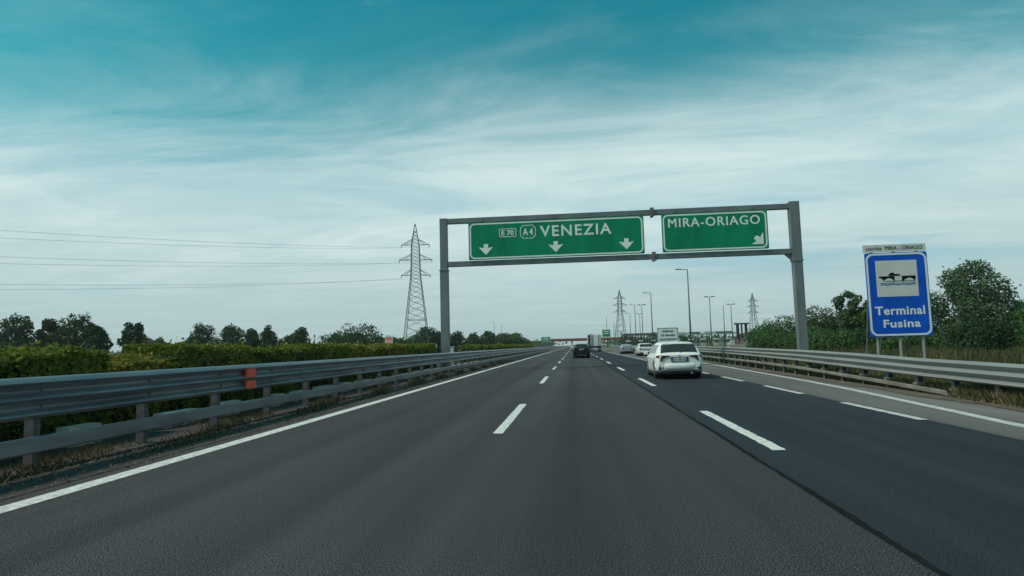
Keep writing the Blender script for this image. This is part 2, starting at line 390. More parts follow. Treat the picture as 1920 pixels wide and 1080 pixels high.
dm = dash_mesh(.17, 4.7, M_PAINT)
for k in range(-1, 40): child('lane_dash', dm, lane, (2.46, 8.3 + 12.45 * k, .005))
dm = dash_mesh(.17, 3.15, M_PAINT2)
for k in range(-3, 7): child('exit_dash', dm, exit_, (5.50 + .06, 11.1 + 5.58 * k, .008))
strip(5.48, 5.64, 49.5, 320, 10).build('exit_line', M_PAINT2, exit_, loc=(0, 0, .008))
strip(off(EDGE, -.1), off(EDGE, .1), RY0, 300, 2).build('edge_line', M_PAINT2, exit_, loc=(0, 0, .005))
strip(-12.6, -12.4, RY0, 600, 20).build('edge_line', M_PAINT, opp, loc=(0, 0, .005))

# ================================================================== GUARDRAILS
def wbeam_profile(z0, z1, depth, waves=2, t=.006):
    """half-open corrugated section: (out, z), out positive towards the traffic"""
    nd = [(0, -.25), (.03, .25), (.13, 1), (.32, .04), (.52, 1), (.72, .04), (.90, 1), (.98, .45), (1, .1)]; pts = []; h = z1 - z0
    for (a, p), (b, q) in zip(nd, nd[1:]):
        m = 6 if b - a > .15 else 2
        for i in range(m):
            u = i / m; c = .5 - .5 * math.cos(math.pi * u); pts.append((depth * (p + (q - p) * c), z1 - h * (a + (b - a) * u)))
    pts.append((depth * .1, z0)); return pts
def sweep(profile_fn, line_fn, ya, yb, n, side):
    """sweep a section along plan line; side=+1 faces +X, -1 faces -X; gives a thin double-skinned sheet"""
    mb = MB(); rings = []
    for i in range(n + 1):
        y = ya + (yb - ya) * i / n; x = line_fn(y); pr = profile_fn(y)
        rings.append([(x + side * o, y, z) for o, z in pr] + [(x + side * (o - .008), y, z) for o, z in reversed(pr)])
    m = len(rings[0])
    for r in rings: mb.v += r
    for i in range(n):
        for j in range(m):
            a = i * m + j; b = i * m + (j + 1) % m
            mb.f.append((a, b, b + m, a + m))
    mb.f.append(tuple(range(m))); mb.f.append(tuple(range(n * m + m - 1, n * m - 1, -1)))
    return mb

XR = -6.66
gl = thing('guardrail', (XR, 0, 0), 'tall galvanised median guardrail with corrugated beam and thin lower bar on the left', 'guardrail')
pl = 4.5
beam = sweep(lambda y: wbeam_profile(.62, 1.13, .10, 2), lambda y: 0.0, 0, pl + .06, 1, 1).mesh('rail_panel', M_GALV); 
for p in beam.polygons: p.use_smooth = True
try: beam.set_sharp_from_angle(angle=rad(28))
except Exception: pass
lowp = [(0, .40), (.055, .405), (.07, .385), (.07, .225), (.055, .205), (0, .21)]
low = sweep(lambda y: lowp, lambda y: 0.0, 0, pl + .02, 1, 1).mesh('lower_bar', M_GALV)
pm = MB(); 
for a, b, c, d in ((-.16, -.06, -.03, .03),): 
    pm.box(-.16, -.150, -.05, .05, -.3, 1.02); pm.box(-.155, -.03, -.05, -.042, -.3, 1.02); pm.box(-.04, -.03, -.05, .05, -.3, 1.02)
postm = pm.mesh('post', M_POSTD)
sm = MB().box(-.03, -.008, -.04, .04, .70, 1.02).mesh('spacer', M_POST)
capm = MB().tube((.001, 0, .99), (.03, 0, .99), .018, n=6).mesh('bolt', M_DARKPOST)
for k in range(-1, 42):
    o = child('rail_panel', beam, gl, (.008 * (k % 2), 1.6 + pl * k, 0)); o2 = child('lower_bar', low, gl, (.003 * (k % 2), 1.6 + pl * k, 0))
Yp = [3.4 + 2.06 * k for k in range(0, 82)]
for y in Yp:
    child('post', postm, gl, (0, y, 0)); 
    if y < 60: child('spacer', sm, gl, (0, y, 0))
    if y < 30:
        for zb_ in (.967, .763): child('bolt', capm, gl, (.006, y, zb_ - .99))
# two red reflector plates fixed in the hollows of the beam
for (z0, z1) in ((.875, 1.045), (.645, .81)):
    mb = MB(); mb.prism_x([(12.44, z0), (12.78, z0), (12.80, z0 + .02), (12.80, z1 - .02), (12.78, z1), (12.44, z1), (12.42, z1 - .02), (12.42, z0 + .02)], .06, .108)
    r = mb.build('reflector', M_RED, gl); r['label'] = 'red-orange reflector plate on the beam'
# added blocks seen through the gap; their pale colour stands in for sunlight
strips = thing('sunlit_strip', (-7.72, 0, 0), 'added low blocks under the median guardrail, coloured pale as if sunlit', 'sunlit_strip')
rnd = random.Random(4)
y = -6.0
while y < 75:
    l = rnd.uniform(.45, 1.2); MB().box(-.11, .11, y, y + l, 0,   .295 + rnd.uniform(-.015, .015)).build('sunlit_block', M_SUNLIT, strips); y += l + rnd.choice((.02, .5, .8, 1.2, 1.6))

# right guardrail: tall beam that steps down towards the camera, lower bar running into the ground
gr = thing('guardrail', (0, 0, 0), 'weathered guardrail curving along the exit lane on the right', 'guardrail')
TOPR = [(-20, .77), (12, .78), (16, .82), (20, .90), (25, .955), (36, 1.0), (60, 1.05), (900, 1.05)]
BOTR = [(-20, .33), (12, .335), (16, .38), (20, .44), (25, .53), (36, .60), (60, .61), (900, .61)]
LOWR = [(0, -.12), (14.0, .03), (15.2, .13), (17.5, .19), (20.5, .25), (25, .34), (33, .38), (900, .38)]
railx = lambda y: interp(RAIL, y)
y = -4.0; k = 0
while y < 190:
    l = 4.5 if y < 60 else 9.0
    mb = sweep(lambda q: wbeam_profile(interp(BOTR, q), interp(TOPR, q), .10, 2), lambda q: railx(q) - .003 * (k % 2), y, y + l + .06, 5 if y < 60 else 4, -1)
    o = mb.build('rail_panel', M_GALVR, gr, True)
    try: o.data.set_sharp_from_angle(angle=rad(28))
    except Exception: pass
    y += l; k += 1
y = 13.6; k = 0
while y < 190:
    l = 4.5 if y < 60 else 9.0
    def lp(q):
        t = interp(LOWR, q); return [(0, t), (.055, t + .005), (.07, t - .012), (.07, t - .085), (.055, t - .10), (0, t - .10)]
    sweep(lp, lambda q: railx(q) - .002 * (k % 2), y, y + l + .02, 5 if y < 60 else 3, -1).build('lower_bar', M_DUST, gr)
    y += l; k += 1
pmr = MB().box(.03, .04, -.05, .05, -.3, 1).box(.03, .16, .042, .05, -.3, 1).box(.15, .16, -.05, .05, -.3, 1).mesh('post', M_POST)
for k in range(0, 90):
    y = 4.2 + 1.55 * k
    o = child('post', pmr, gr, (railx(y), y, 0)); o.scale = (1, 1.3, interp(TOPR, y) - .1)
    if y < 60:
        z = interp(TOPR, y) - .22
        MB().box(.010, .03, -.05, .05, z - .12, z + .12).build('spacer', M_DARKPOST, gr, loc=(railx(y), y, 0))
        if 12 < y < 32: 
            zb = max(.10, interp(LOWR, y) + .02)
            MB().box(-.02, .22, -.09, .09, zb, zb + .05).build('bracket', M_DARKPOST, gr, loc=(railx(y), y, 0))

# ================================================================== SIGN GANTRY
GY = 37.4
gt = thing('sign_gantry', (-7.53, GY, 0), 'grey steel portal gantry carrying two green direction signs over the lanes', 'gantry')
gt0 = Vector((-7.53, GY, 0))
def gpart(mb, name, m, bev=0.012):
    mb.v = [(x + 7.53, y, z) for x, y, z in mb.v]
    o = mb.build(name, m, gt)
    if bev: bevelled(o, bev)
    return o
gpart(MB().box(-7.745, -7.315, -.20, .20, 5.97, 9.06), 'post', M_STEEL)
gpart(MB().box(-7.765, -7.295, -.215, .215, -.2, 5.94), 'post', M_STEEL)
gpart(MB().box(-7.80, -7.26, -.25, .25, 5.925, 5.985), 'collar', M_STEEL, .006)
gpart(MB().box(-7.95, -7.1, -.40, .40, -.02, .12), 'base_plate', M_STEEL, .006)
gpart(MB().box(12.38, 12.92, -.22, .22, 5.78, 9.14), 'post', M_STEEL)
gpart(MB().box(12.42, 12.90, -.235, .235, -.2, 5.75), 'post', M_STEEL)
gpart(MB().box(12.36, 12.95, -.27, .27, 5.735, 5.80), 'collar', M_STEEL, .006)
gpart(MB().prism_y([(12.02, 6.13), (12.38, 5.80), (12.38, 6.13)], -.1, .1), 'gusset', M_STEEL, .004)
gpart(MB().box(12.2, 13.1, -.42, .42, -.02, .12), 'base_plate', M_STEEL, .006)
for z0, z1 in ((8.735, 9.03), (6.155, 6.45)):
    gpart(MB().box(-7.315, 4.70, -.17, .17, z0, z1), 'beam', M_STEEL)
    gpart(MB().box(4.76, 12.38, -.17, .17, z0, z1), 'beam', M_STEEL)
    gpart(MB().box(4.66, 4.725, -.25, .25, z0 - .11, z1 + .11), 'flange', M_DARKPOST, .008)
    gpart(MB().box(4.737, 4.80, -.25, .25, z0 - .11, z1 + .11), 'flange', M_DARKPOST, .008)
    for dz in (z0 - .07, z1 + .07):
        gpart(MB().tube((4.60, -.2, dz), (4.86, -.2, dz), .035, n=6), 'bolt', M_DARKPOST, 0)
    for bx in (-5.2, -1.0, 3.4, 6.0, 10.3):
        gpart(MB().box(bx - .05, bx + .05, -.215, -.175, z0 + .03, z1 - .03), 'clamp', M_STEEL, .004)

def arrow(cx, z0, z1, w):
    """road-sign lane arrow pointing down: stubby shaft, swept barbs"""
    h = z1 - z0; s = w * .15
    return [(cx - s, z1), (cx - s, z1 - h * .36), (cx - w * .5, z1 - h * .28), (cx, z0), (cx + w * .5, z1 - h * .28), (cx + s, z1 - h * .36), (cx + s, z1)]
def sign_board(name, x0, x1, z0, z1, label, r=.28):
    t = thing(name, (x0, GY - .19, z0), label, 'direction sign')
    def P(mb, nm, m, bev=0):
        mb.v = [(x - x0, y, z - z0) for x, y, z in mb.v]; o = mb.build(nm, m, t)
        if bev: bevelled(o, bev)
        return o
    P(MB().prism_y(rounded(x0, x1, z0, z1, .06), -.065, -.03), 'panel', M_GREEN)
    P(ring_plate(rounded(x0 + .07, x1 - .07, z0 + .06, z1 - .06, r), rounded(x0 + .15, x1 - .15, z0 + .14, z1 - .14, r - .07), -.072, -.064), 'border', M_WHITE)
    return t, P
s1, P1 = sign_board('direction_sign', -6.0, 4.21, 6.475, 8.705, 'wide green overhead sign reading E 70 A 4 VENEZIA with three down arrows')
def T(t, body, x0, x1, z0, z1, ox, oz, m=M_WHITE, bold=.03, y=-.066, sp=1.0, nm='lettering'):
    return lettering(nm, body, x0 - ox, x1 - ox, z0 - oz, z1 - oz, y, m, t, bold, sp)
T(s1, 'VENEZIA', -1.77, 2.36, 7.70, 8.345, -6.0, 6.475, bold=.018, sp=1.18)
T(s1, 'E 70', -4.04, -3.31, 7.87, 8.17, -6.0, 6.475, bold=.02)
T(s1, 'A 4', -2.77, -2.19, 7.83, 8.24, -6.0, 6.475, bold=.02)
P1(ring_plate(rounded(-4.18, -3.17, 7.77, 8.27, .08), rounded(-4.145, -3.205, 7.805, 8.235, .06), -.072, -.064), 'badge_frame', M_WHITE)
def octa(x0, x1, z0, z1, c):
    return [(x0, z0 + c), (x0 + c, z0), (x1 - c, z0), (x1, z0 + c), (x1 + .03, (z0 + z1) / 2), (x1, z1 - c), (x1 - c, z1), (x0 + c, z1), (x0, z1 - c), (x0 - .03, (z0 + z1) / 2)]
P1(ring_plate(octa(-2.92, -2.04, 7.63, 8.43, .16), octa(-2.885, -2.075, 7.665, 8.395, .145), -.072, -.064), 'badge_frame', M_WHITE)
for cx in (-4.98, -.88, 3.19):
    P1(MB().prism_y(arrow(cx, 6.755, 7.40, .86), -.072, -.064), 'arrow', M_WHITE)
s2, P2 = sign_board('direction_sign', 5.22, 11.12, 6.485, 8.715, 'smaller green overhead sign reading MIRA-ORIAGO with a diagonal exit arrow')
T(s2, 'MIRA-ORIAGO', 5.60, 10.69, 7.92, 8.43, 5.22, 6.485, bold=.014, sp=1.15)
P2(MB().prism_y([(10.84, 6.76), (10.20, 6.76), (10.36, 6.90), (10.46, 6.92), (10.31, 7.08), (10.42, 7.24), (10.53, 7.24), (10.68, 7.13), (10.70, 7.24), (10.84, 7.42)], -.072, -.064), 'arrow', M_WHITE)

# ================================================================== BLUE TERMINAL SIGN
BY = 24.0
bs = thing('tourist_sign', (11.5, BY, 0), 'tall blue roadside sign reading Terminal Fusina with a ferry pictogram', 'road sign')
def PB(mb, nm, m, parent=None, bev=0):
    mb.v = [(x - 11.5, y, z) for x, y, z in mb.v]; o = mb.build(nm, m, parent or bs)
    if bev: bevelled(o, bev)
    return o
PB(MB().prism_y(rounded(10.46, 12.57, 1.36, 4.35, .06), -.02, .015), 'panel', M_BLUE)
PB(ring_plate(rounded(10.485, 12.545, 1.385, 4.325, .24), rounded(10.55, 12.48, 1.45, 4.26, .19), -.027, -.019), 'border', M_WHITE)
PB(MB().prism_y(rounded(10.42, 12.55, 4.375, 4.64, .01), -.02, .015), 'top_panel', M_PANEL)
PB(MB().box(10.80, 12.20, -.026, -.019, 2.77, 4.06), 'pictogram_panel', M_PANEL)
def TB(body, x0, x1, z0, z1, m, bold, nm='lettering', sp=1.0): return lettering(nm, body, x0 - 11.5, x1 - 11.5, z0, z1, -.021, m, bs, bold, sp)
TB('uscita', 10.53, 11.06, 4.44, 4.57, M_BLACK, .012); TB('MIRA - ORIAGO', 11.18, 12.44, 4.44, 4.575, M_BLACK, .012)
TB('Terminal', 10.68, 12.36, 2.12, 2.43, M_WHITE, .026, sp=1.08); TB('Fusina', 10.93, 12.18, 1.67, 1.955, M_WHITE, .026, sp=1.08)
# ferry: dark hull with two pale cars, bridge house, blue waves
PB(MB().prism_y([(10.88, 3.50), (12.13, 3.50), (12.13, 3.44), (12.10, 3.31), (11.06, 3.31), (10.96, 3.44), (10.88, 3.46)], -.033, -.025), 'ferry_hull', M_BLACK)
PB(MB().prism_y([(11.23, 3.51), (11.62, 3.51), (11.58, 3.57), (11.41, 3.575), (11.41, 3.62), (11.27, 3.62), (11.27, 3.57), (11.21, 3.56)], -.033, -.025), 'ferry_bridge', M_BLACK)
for cx in (11.21, 11.90):
    PB(MB().prism_y([(cx - .15, 3.325), (cx - .15, 3.37), (cx - .08, 3.385), (cx - .04, 3.42), (cx + .07, 3.42), (cx + .12, 3.38), (cx + .16, 3.37), (cx + .16, 3.325)], -.036, -.032), 'pictogram_car', M_PANEL)
PB(MB().box(11.42, 11.66, -.036, -.032, 3.33, 3.49), 'ferry_house', M_PANEL)
for zc in (3.255, 3.205):
    up = [(10.92 + i * .05, zc + .012 * math.sin(i * .9)) for i in range(25)]; PB(MB().prism_y(up + [(x, z - .022) for x, z in reversed(up)], -.032, -.025), 'wave', mat('wave_blue', (.02, .07, .33), .5))
for x in (10.72, 11.49, 12.26): PB(MB().tube((x, .06, -.2), (x, .06, 4.5), .05, n=10), 'post', M_GALVR)
for x, w in ((10.60, .03), (11.0, .02), (11.95, .02)): PB(MB().tube((x, .9, -.2), (x, .1, 2.2 if x > 10.7 else 3.6), w, n=8), 'brace', M_POST)
for z in (1.7, 2.6, 3.5, 4.2): PB(MB().box(10.5, 12.52, .018, .045, z - .03, z + .03), 'rail', M_BACK)

# ================================================================== VEGETATION
def leaf_quads(C, rs, size, nrm=None, asp=.6):
    """diamond leaves at centres C with random facing biased along nrm"""
    n = len(C); a = rs.normal(size=(n, 3))
    if nrm is not None: a = a * .75 + nrm
    a /= np.linalg.norm(a, axis=1)[:, None] + 1e-9
    b = rs.normal(size=(n, 3)); u = np.cross(a, b); u /= np.linalg.norm(u, axis=1)[:, None] + 1e-9; v = np.cross(a, u)
    s = (size * rs.uniform(.6, 1.35, n))[:, None] if np.isscalar(size) else (size * rs.uniform(.7, 1.3, n))[:, None]
    P = np.stack([C + u * s, C + v * s * asp, C - u * s, C - v * s * asp], 1).reshape(-1, 3)
    return P, np.arange(4 * n).reshape(n, 4)
def blob_leaves(rs, centres, radii, per, squash=.8):
    Cs = []; Ns = []
    for c, r, k in zip(centres, radii, per):
        d = rs.normal(size=(k, 3)); d /= np.linalg.norm(d, axis=1)[:, None]
        rr = r * rs.uniform(.45, 1.08, k) ** .6
        lump = 1 + .16 * np.sin(d[:, 0] * 5 + c[0] * 3) * np.cos(d[:, 1] * 6 + c[2] * 2)
        Cs.append(np.array(c) + d * (rr * lump)[:, None] * np.array([1, 1, squash])); Ns.append(d)
    return np.concatenate(Cs), np.concatenate(Ns)
def tree(name, loc, h, w, label, m, seed, style='round', n=2600, leaf=None, cat='tree', group=None, low=.18):
    rs = np.random.RandomState(seed); t = thing(name, (loc[0], loc[1], -.02), label, cat, group)
    R = w / 2; cz0 = h * low; leaf = leaf or max(.09, h * .022)
    cen = []; rdi = []
    K = {'round': 26, 'loose': 30, 'cone': 22, 'umbrella': 22, 'bush': 20, 'slim': 14, 'palm': 8}[style]
    for k in range(K):
        u = (k + .5) / K
        if style == 'umbrella':
            a = rs.uniform(0, 6.28); q = math.sqrt(rs.uniform(0, 1)) * .78; z = h * .70 - q * q * h * .30 + rs.uniform(-.16, .02) * h; r = h * .19
            cen.append((R * q * math.cos(a), R * q * math.sin(a), z)); rdi.append(r); continue
        z01 = u
        if style == 'cone': prof = (1 - z01) ** .75 * .95 + .05
        elif style == 'slim': prof = math.sin(math.pi * (.15 + .8 * z01)) ** .7
        else: prof = math.sin(math.pi * min(1, .22 + .70 * z01)) ** .6
        a = k * 2.399 + rs.uniform(-.5, .5); q = rs.uniform(.25, .85) * prof
        r = R * rs.uniform(.34, .50) * (.72 if style == 'loose' else 1) * (.5 + .5 * prof)
        z = cz0 + (h - cz0 - r * .75) * z01 + rs.uniform(-.03, .03) * h
        cen.append((R * q * math.cos(a), R * q * math.sin(a), max(r * .5, z))); rdi.append(r)
    rd = np.array(rdi); per = np.maximum(20, (n * rd ** 2 / (rd ** 2).sum()).astype(int))
    C, Nn = blob_leaves(rs, cen, rdi, per, .85)
    # stray twigs at the outline
    k = n // 12; idx = rs.randint(0, len(C), k); C2 = C[idx] + Nn[idx] * rs.uniform(.02, .24, (k, 1)) * R * .5
    C = np.concatenate([C, C2]); Nn = np.concatenate([Nn, Nn[idx]]); C[:, 2] = np.maximum(C[:, 2], .05)
    V, F = leaf_quads(C, rs, leaf, Nn * .8)
    child('crown' if cat == 'tree' else 'foliage', np_mesh('crown', V, F, m), t)
    tr = MB(); th = h * (.72 if style != 'umbrella' else .78); r0 = max(.05, h * .026)
    bend = rs.uniform(-.04, .04, 2) * h; p = Vector((0, 0, -.2)); segs = 5
    pts = [Vector((bend[0] * (i / segs) ** 2, bend[1] * (i / segs) ** 2, th * i / segs - (.2 if i == 0 else 0))) for i in range(segs + 1)]
    for i in range(segs): tr.tube(pts[i], pts[i + 1], r0 * (1 - .8 * i / segs), r0 * (1 - .8 * (i + 1) / segs), 7, False)
    for k in range(0, K, 2):
        c = Vector(cen[k]); zf = min(.95, max(.2, (c.z - h * .18) / th)); i = int(zf * segs); a = pts[min(i, segs)]
        tr.tube(a, c, r0 * .38, r0 * .1, 5, False)
    tr.build('trunk' if cat == 'tree' else 'stem', M_BARK, t, True, fix=False)
    return t

def hedge(x, ya, yb, top, width, label, m, seed, dens, leaf, wob=.075, core=True):
    rs = np.random.RandomState(seed); t = thing('hedge', (x, ya, 0), label, 'hedge'); L = yb - ya
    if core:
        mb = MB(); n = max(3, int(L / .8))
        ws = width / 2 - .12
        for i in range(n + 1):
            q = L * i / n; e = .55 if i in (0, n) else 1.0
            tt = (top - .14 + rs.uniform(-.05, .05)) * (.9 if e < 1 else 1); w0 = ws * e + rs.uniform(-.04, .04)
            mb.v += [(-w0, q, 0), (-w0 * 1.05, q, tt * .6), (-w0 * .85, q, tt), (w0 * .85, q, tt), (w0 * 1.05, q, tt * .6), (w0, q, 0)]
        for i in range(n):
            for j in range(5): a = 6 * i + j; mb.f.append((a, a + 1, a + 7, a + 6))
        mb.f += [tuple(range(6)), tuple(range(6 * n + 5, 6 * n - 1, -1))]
        mb.build('dark_core', F_CORE, t)  # solid dark filler added inside the leaves to block light
    A_top = L * width; A_side = L * top; tot = A_top + 2 * A_side; n = int(dens * tot)
    q = rs.uniform(0, L, n); sel = rs.uniform(0, tot, n)
    C = np.zeros((n, 3)); Nn = np.zeros((n, 3)); C[:, 1] = q
    und = wob * (np.sin(q * .9 + seed) + .7 * np.sin(q * 2.7 + 2 * seed) + .5 * np.sin(q * 7.3) + .4 * np.sin(q * 13.1 + seed))
    isT = sel < A_top; sR = (sel >= A_top) & (sel < A_top + A_side); sL = sel >= A_top + A_side
    rn = rs.uniform(0, 1, n); dep = np.abs(rs.normal(0, .05, n))
    C[isT, 0] = (rn[isT] - .5) * width; C[isT, 2] = top + und[isT] * .8 - dep[isT]; Nn[isT, 2] = 1
    for s, sg in ((sR, 1), (sL, -1)):
        zz = rn[s] * top; bulge = .05 * np.sin(zz * 7 + q[s] * 2.2)
        C[s, 0] = sg * (width / 2 * (1 - .12 * (zz / top) ** 4) + und[s] * .8 + bulge - dep[s]); C[s, 2] = zz * (1 + und[s] * .3); Nn[s, 0] = sg
    ends = max(40, int(dens * width * top)); 
    for yy, sg in ((0, -1), (L, 1)):
        E_ = np.stack([rs.uniform(-.5, .5, ends) * width, np.full(ends, yy) + sg * rs.uniform(-.1, .06, ends), rs.uniform(0, top, ends)], 1)
        C = np.concatenate([C, E_]); NN = np.zeros((ends, 3)); NN[:, 1] = sg; Nn = np.concatenate([Nn, NN])
    k = n // 25; idx = rs.randint(0, n, k); sp = C[idx] + Nn[idx] * rs.uniform(.03, .16, (k, 1)); C = np.concatenate([C, sp]); Nn = np.concatenate([Nn, Nn[idx]])
    V, F = leaf_quads(C, rs, leaf, Nn * .9); child('foliage', np_mesh('foliage', V, F, m), t)
    return t

hedge(-8.75, 1.0, 10.6, 1.45, 1.3, 'yellow-green clipped hedge nearest the camera behind the median guardrail', F_HEDGE, 11, 760, .05)
hedge(-8.85, 10.9, 12.5, 1.22, 1.1, 'short yellowish shrub filling the break between two clipped hedges', F_HEDGEY, 12, 640, .055, .12)
hedge(-8.75, 12.6, 22.5, 1.49, 1.3, 'dark green clipped hedge just past the red reflectors', F_HEDGE, 13, 640, .05)
hedge(-8.75, 22.4, 31.0, 1.52, 1.3, 'yellow-leaved stretch of clipped hedge in mid median', F_HEDGEY, 14, 480, .055)
hedge(-8.75, 30.9, 37.3, 1.55, 1.3, 'green end block of clipped hedge beside the left gantry post', F_HEDGE, 15, 300, .06)
hedge(-8.75, 51.5, 128, 1.50, 1.3, 'long low hedge running on beyond the left gantry post', F_HEDGE, 16, 75, .12)

LT = [
 (-59.8, 132, 5.2, 6.0, 'bush', F_DARK, 'low dark growth between the two pointed trees left of the palm', .02),
 (-49.0, 142, 5.4, 6.0, 'bush', F_DARK, 'low dark growth right of the palm', .02),
 (-36.0, 172, 5.0, 7.0, 'bush', F_DARK, 'low dark growth at the foot of the big pylon', .02),
 (-27.4, 178, 4.6, 6.0, 'bush', F_DARK, 'low dark growth under the conifers right of the left gantry post', .02),
 (-85.5, 93, 4.4, 9.0, 'bush', F_DARK, 'dense dark undergrowth at the foot of the far left trees', .0),
 (-91.5, 92, 4.4, 8.0, 'bush', F_DARK, 'dense dark undergrowth touching the left picture edge', .0),
  # x, y, h, w, style, material, label, low
 (-94.0, 95, 7.8, 6.0, 'round', F_DARK, 'dark tree cut by the left edge of the picture', .1),
 (-88.5, 95, 8.35, 5.8, 'round', F_DARK, 'round-topped dark tree second from the left edge', .1),
 (-86.6, 99, 8.0, 5.2, 'loose', F_BROWN, 'thin brownish half-bare tree between two dark trees at far left', .15),
 (-82.5, 100, 8.57, 8.4, 'loose', F_DARK, 'broadest dark tree at left, light showing through its lower crown', .2),
 (-76.6, 97, 6.6, 3.8, 'round', F_DARK, 'small dark tree squeezed between the broad tree and its right neighbour', .1),
 (-73.8, 102, 7.0, 4.9, 'loose', F_DARK, 'rightmost tree of the far left group, thin at its base', .2),
 (-81.5, 120, 4.9, 3.6, 'bush', F_MID, 'low bush in the gap right of the far left tree group', .02),
 (-77.6, 125, 4.9, 4.8, 'bush', F_MID, 'low spreading bush left of the paired round trees', .02),
 (-72.5, 120, 7.3, 6.4, 'round', F_DARK, 'left one of two paired round trees behind the hedge', .05),
 (-69.0, 125, 7.38, 7.0, 'round', F_DARK, 'right one of two paired round trees behind the hedge', .05),
 (-66.0, 127, 6.2, 4.0, 'round', F_DARK, 'smaller tree leaning against the paired round trees', .05),
 (-63.1, 128, 6.9, 6.2, 'cone', F_DARK, 'pointed dark tree standing alone left of the palm', .02),
 (-56.8, 130, 6.7, 6.4, 'cone', F_DARK, 'pointed tree just left of the palm and thin pole', .02),
 (-52.8, 140, 5.8, 9.0, 'bush', F_DARK, 'flat-topped dark clump between palm and rounded thicket', .02),
 (-45.8, 135, 7.2, 10.4, 'round', F_DARK, 'largest dark thicket left of the big pylon', .03),
 (-44.4, 150, 5.6, 8.2, 'umbrella', F_MID, 'smooth umbrella pine behind the red and white board', .1),
 (-41.0, 168, 5.9, 6.5, 'umbrella', F_MID, 'umbrella pine seen through the legs of the big pylon', .1),
 (-37.9, 165, 7.2, 6.4, 'round', F_DARK, 'dark bushy tree right beside the big pylon', .05),
 (-34.6, 168, 6.0, 6.0, 'round', F_DARK, 'dark tree directly left of the left gantry post', .03),
 (-31.0, 170, 5.7, 7.4, 'cone', F_DARK, 'first dark conifer right of the left gantry post', .02),
 (-29.0, 184, 5.6, 6.6, 'cone', F_DARK, 'second dark conifer right of the left gantry post', .02),
 (-25.4, 190, 6.1, 4.4, 'loose', F_MID, 'thin pale tree left of the far umbrella pine', .1),
 (-24.6, 228, 7.4, 7.0, 'umbrella', F_MID, 'far umbrella pine by the tall poles, left half of the pair', .1),
 (-21.6, 233, 7.6, 7.6, 'umbrella', F_MID, 'far umbrella pine by the tall poles, right half of the pair', .1),
 (-19.0, 250, 4.1, 5.0, 'bush', F_MID, 'small bush at the foot of the far umbrella pines', .02),
]
for i, (x, y, h, w, st, m, lab, lo) in enumerate(LT):
    w *= 1.02 if x < -62 and st != 'bush' else 1.25; h *= 1.03
    tree({'umbrella': 'umbrella_pine', 'cone': 'pointed_tree', 'bush': 'bush'}.get(st, 'broadleaf_tree'), (x, y), h, w, lab, m, 100 + i, st,
         n=5200 if y < 130 else 4200, leaf=.20 if y < 130 else .24, cat='bush' if st == 'bush' else 'tree', group='trees beyond the opposite carriageway', low=lo)
# palm
t = thing('palm_tree', (-50.3, 125, 0), 'small ragged palm standing between pointed tree and dark thicket', 'tree', 'trees beyond the opposite carriageway')
MB().tube((0, 0, -.2), (.1, 0, 4.4), .16, .12, 8).build('trunk', M_BARK, t, True)
rs = np.random.RandomState(5); Vs = []; Fs = []
for k in range(26):
    a = rs.uniform(0, 6.28); ln = rs.uniform(.8, 1.3); up = rs.uniform(-.2, 1.1); d = np.array([math.cos(a), math.sin(a)]); pr = np.array([.1, 0, 4.4]); side = np.array([-d[1], d[0], 0]) * .1
    for s in range(4):
        q = (s + 1) / 4; nx = np.array([.1 + d[0] * ln * q, d[1] * ln * q, 4.4 + up * q - 1.2 * q * q]); b = len(Vs)
        wd = side * (1 - .2 * s); we = side * (1 - .2 * (s + 1)); Vs += [pr - wd, pr + wd, nx + we, nx - we]; Fs.append((b, b + 1, b + 2, b + 3)); pr = nx
child('crown', np_mesh('crown', np.array(Vs), np.array(Fs), F_DARK), t)

RT = [
 (23.6, 82, 3.4, 4.6, 'bush', F_MID, 'low green bush at the left end of the right-hand thicket', .02),
 (23.8, 76, 4.1, 6.0, 'bush', F_MID, 'rounded bush behind the rail left of the right gantry post', .02),
 (26.0, 72, 4.9, 5.0, 'bush', F_OLIVE, 'taller bush directly behind the right gantry post', .02),
 (28.2, 72, 4.3, 5.0, 'bush', F_OLIVE, 'olive bush right of the right gantry post', .02),
 (25.4, 62, 5.75, 3.3, 'loose', F_GREY, 'slim upright grey-green tree between gantry post and blue sign', .1),
 (27.0, 61, 4.75, 3.0, 'round', F_MID, 'small tree half hidden by the left edge of the blue sign', .05),
 (30.0, 60, 4.1, 5.0, 'bush', F_MID, 'bush hidden behind the blue sign', .02),
 (30.2, 52, 6.9, 7.2, 'loose', F_GREY, 'big feathery grey-green tree right of the blue sign', .12),
 (34.5, 52, 4.0, 4.5, 'bush', F_DARK, 'dark bush under the right flank of the big feathery tree', .02),
 (28.6, 42, 3.7, 3.8, 'bush', F_MID, 'green bush cut by the right edge of the picture', .02),
 (21.2, 56, 2.1, 5.0, 'bush', F_MID, 'low scrub in front of the thicket below the slim tree', .0),
 (24.6, 50, 2.0, 5.0, 'bush', F_MID, 'low scrub seen between the posts of the blue sign', .0),
 (27.6, 47, 2.3, 4.5, 'bush', F_DARK, 'low dark scrub at the foot of the big feathery tree', .0),
 (30.5, 43, 2.4, 4.5, 'bush', F_DARK, 'low dark scrub near the right edge of the picture', .0),
 (20.6, 70, 2.2, 5.0, 'bush', F_MID, 'low scrub at the foot of the right-hand thicket near the toll area', .0),
 (22.4, 63, 2.6, 5.0, 'bush', F_MID, 'low scrub left of the slim upright tree', .0),
]
for i, (x, y, h, w, st, m, lab, lo) in enumerate(RT):
    tree({'bush': 'bush', 'slim': 'slim_tree', 'loose': 'feathery_tree'}.get(st, 'small_tree'), (x, y), h, w, lab, m, 300 + i, st,
         n=17000 if h > 6 else 7500, leaf=.105, cat='bush' if st == 'bush' else 'tree', group='thicket beyond the exit lane', low=lo)
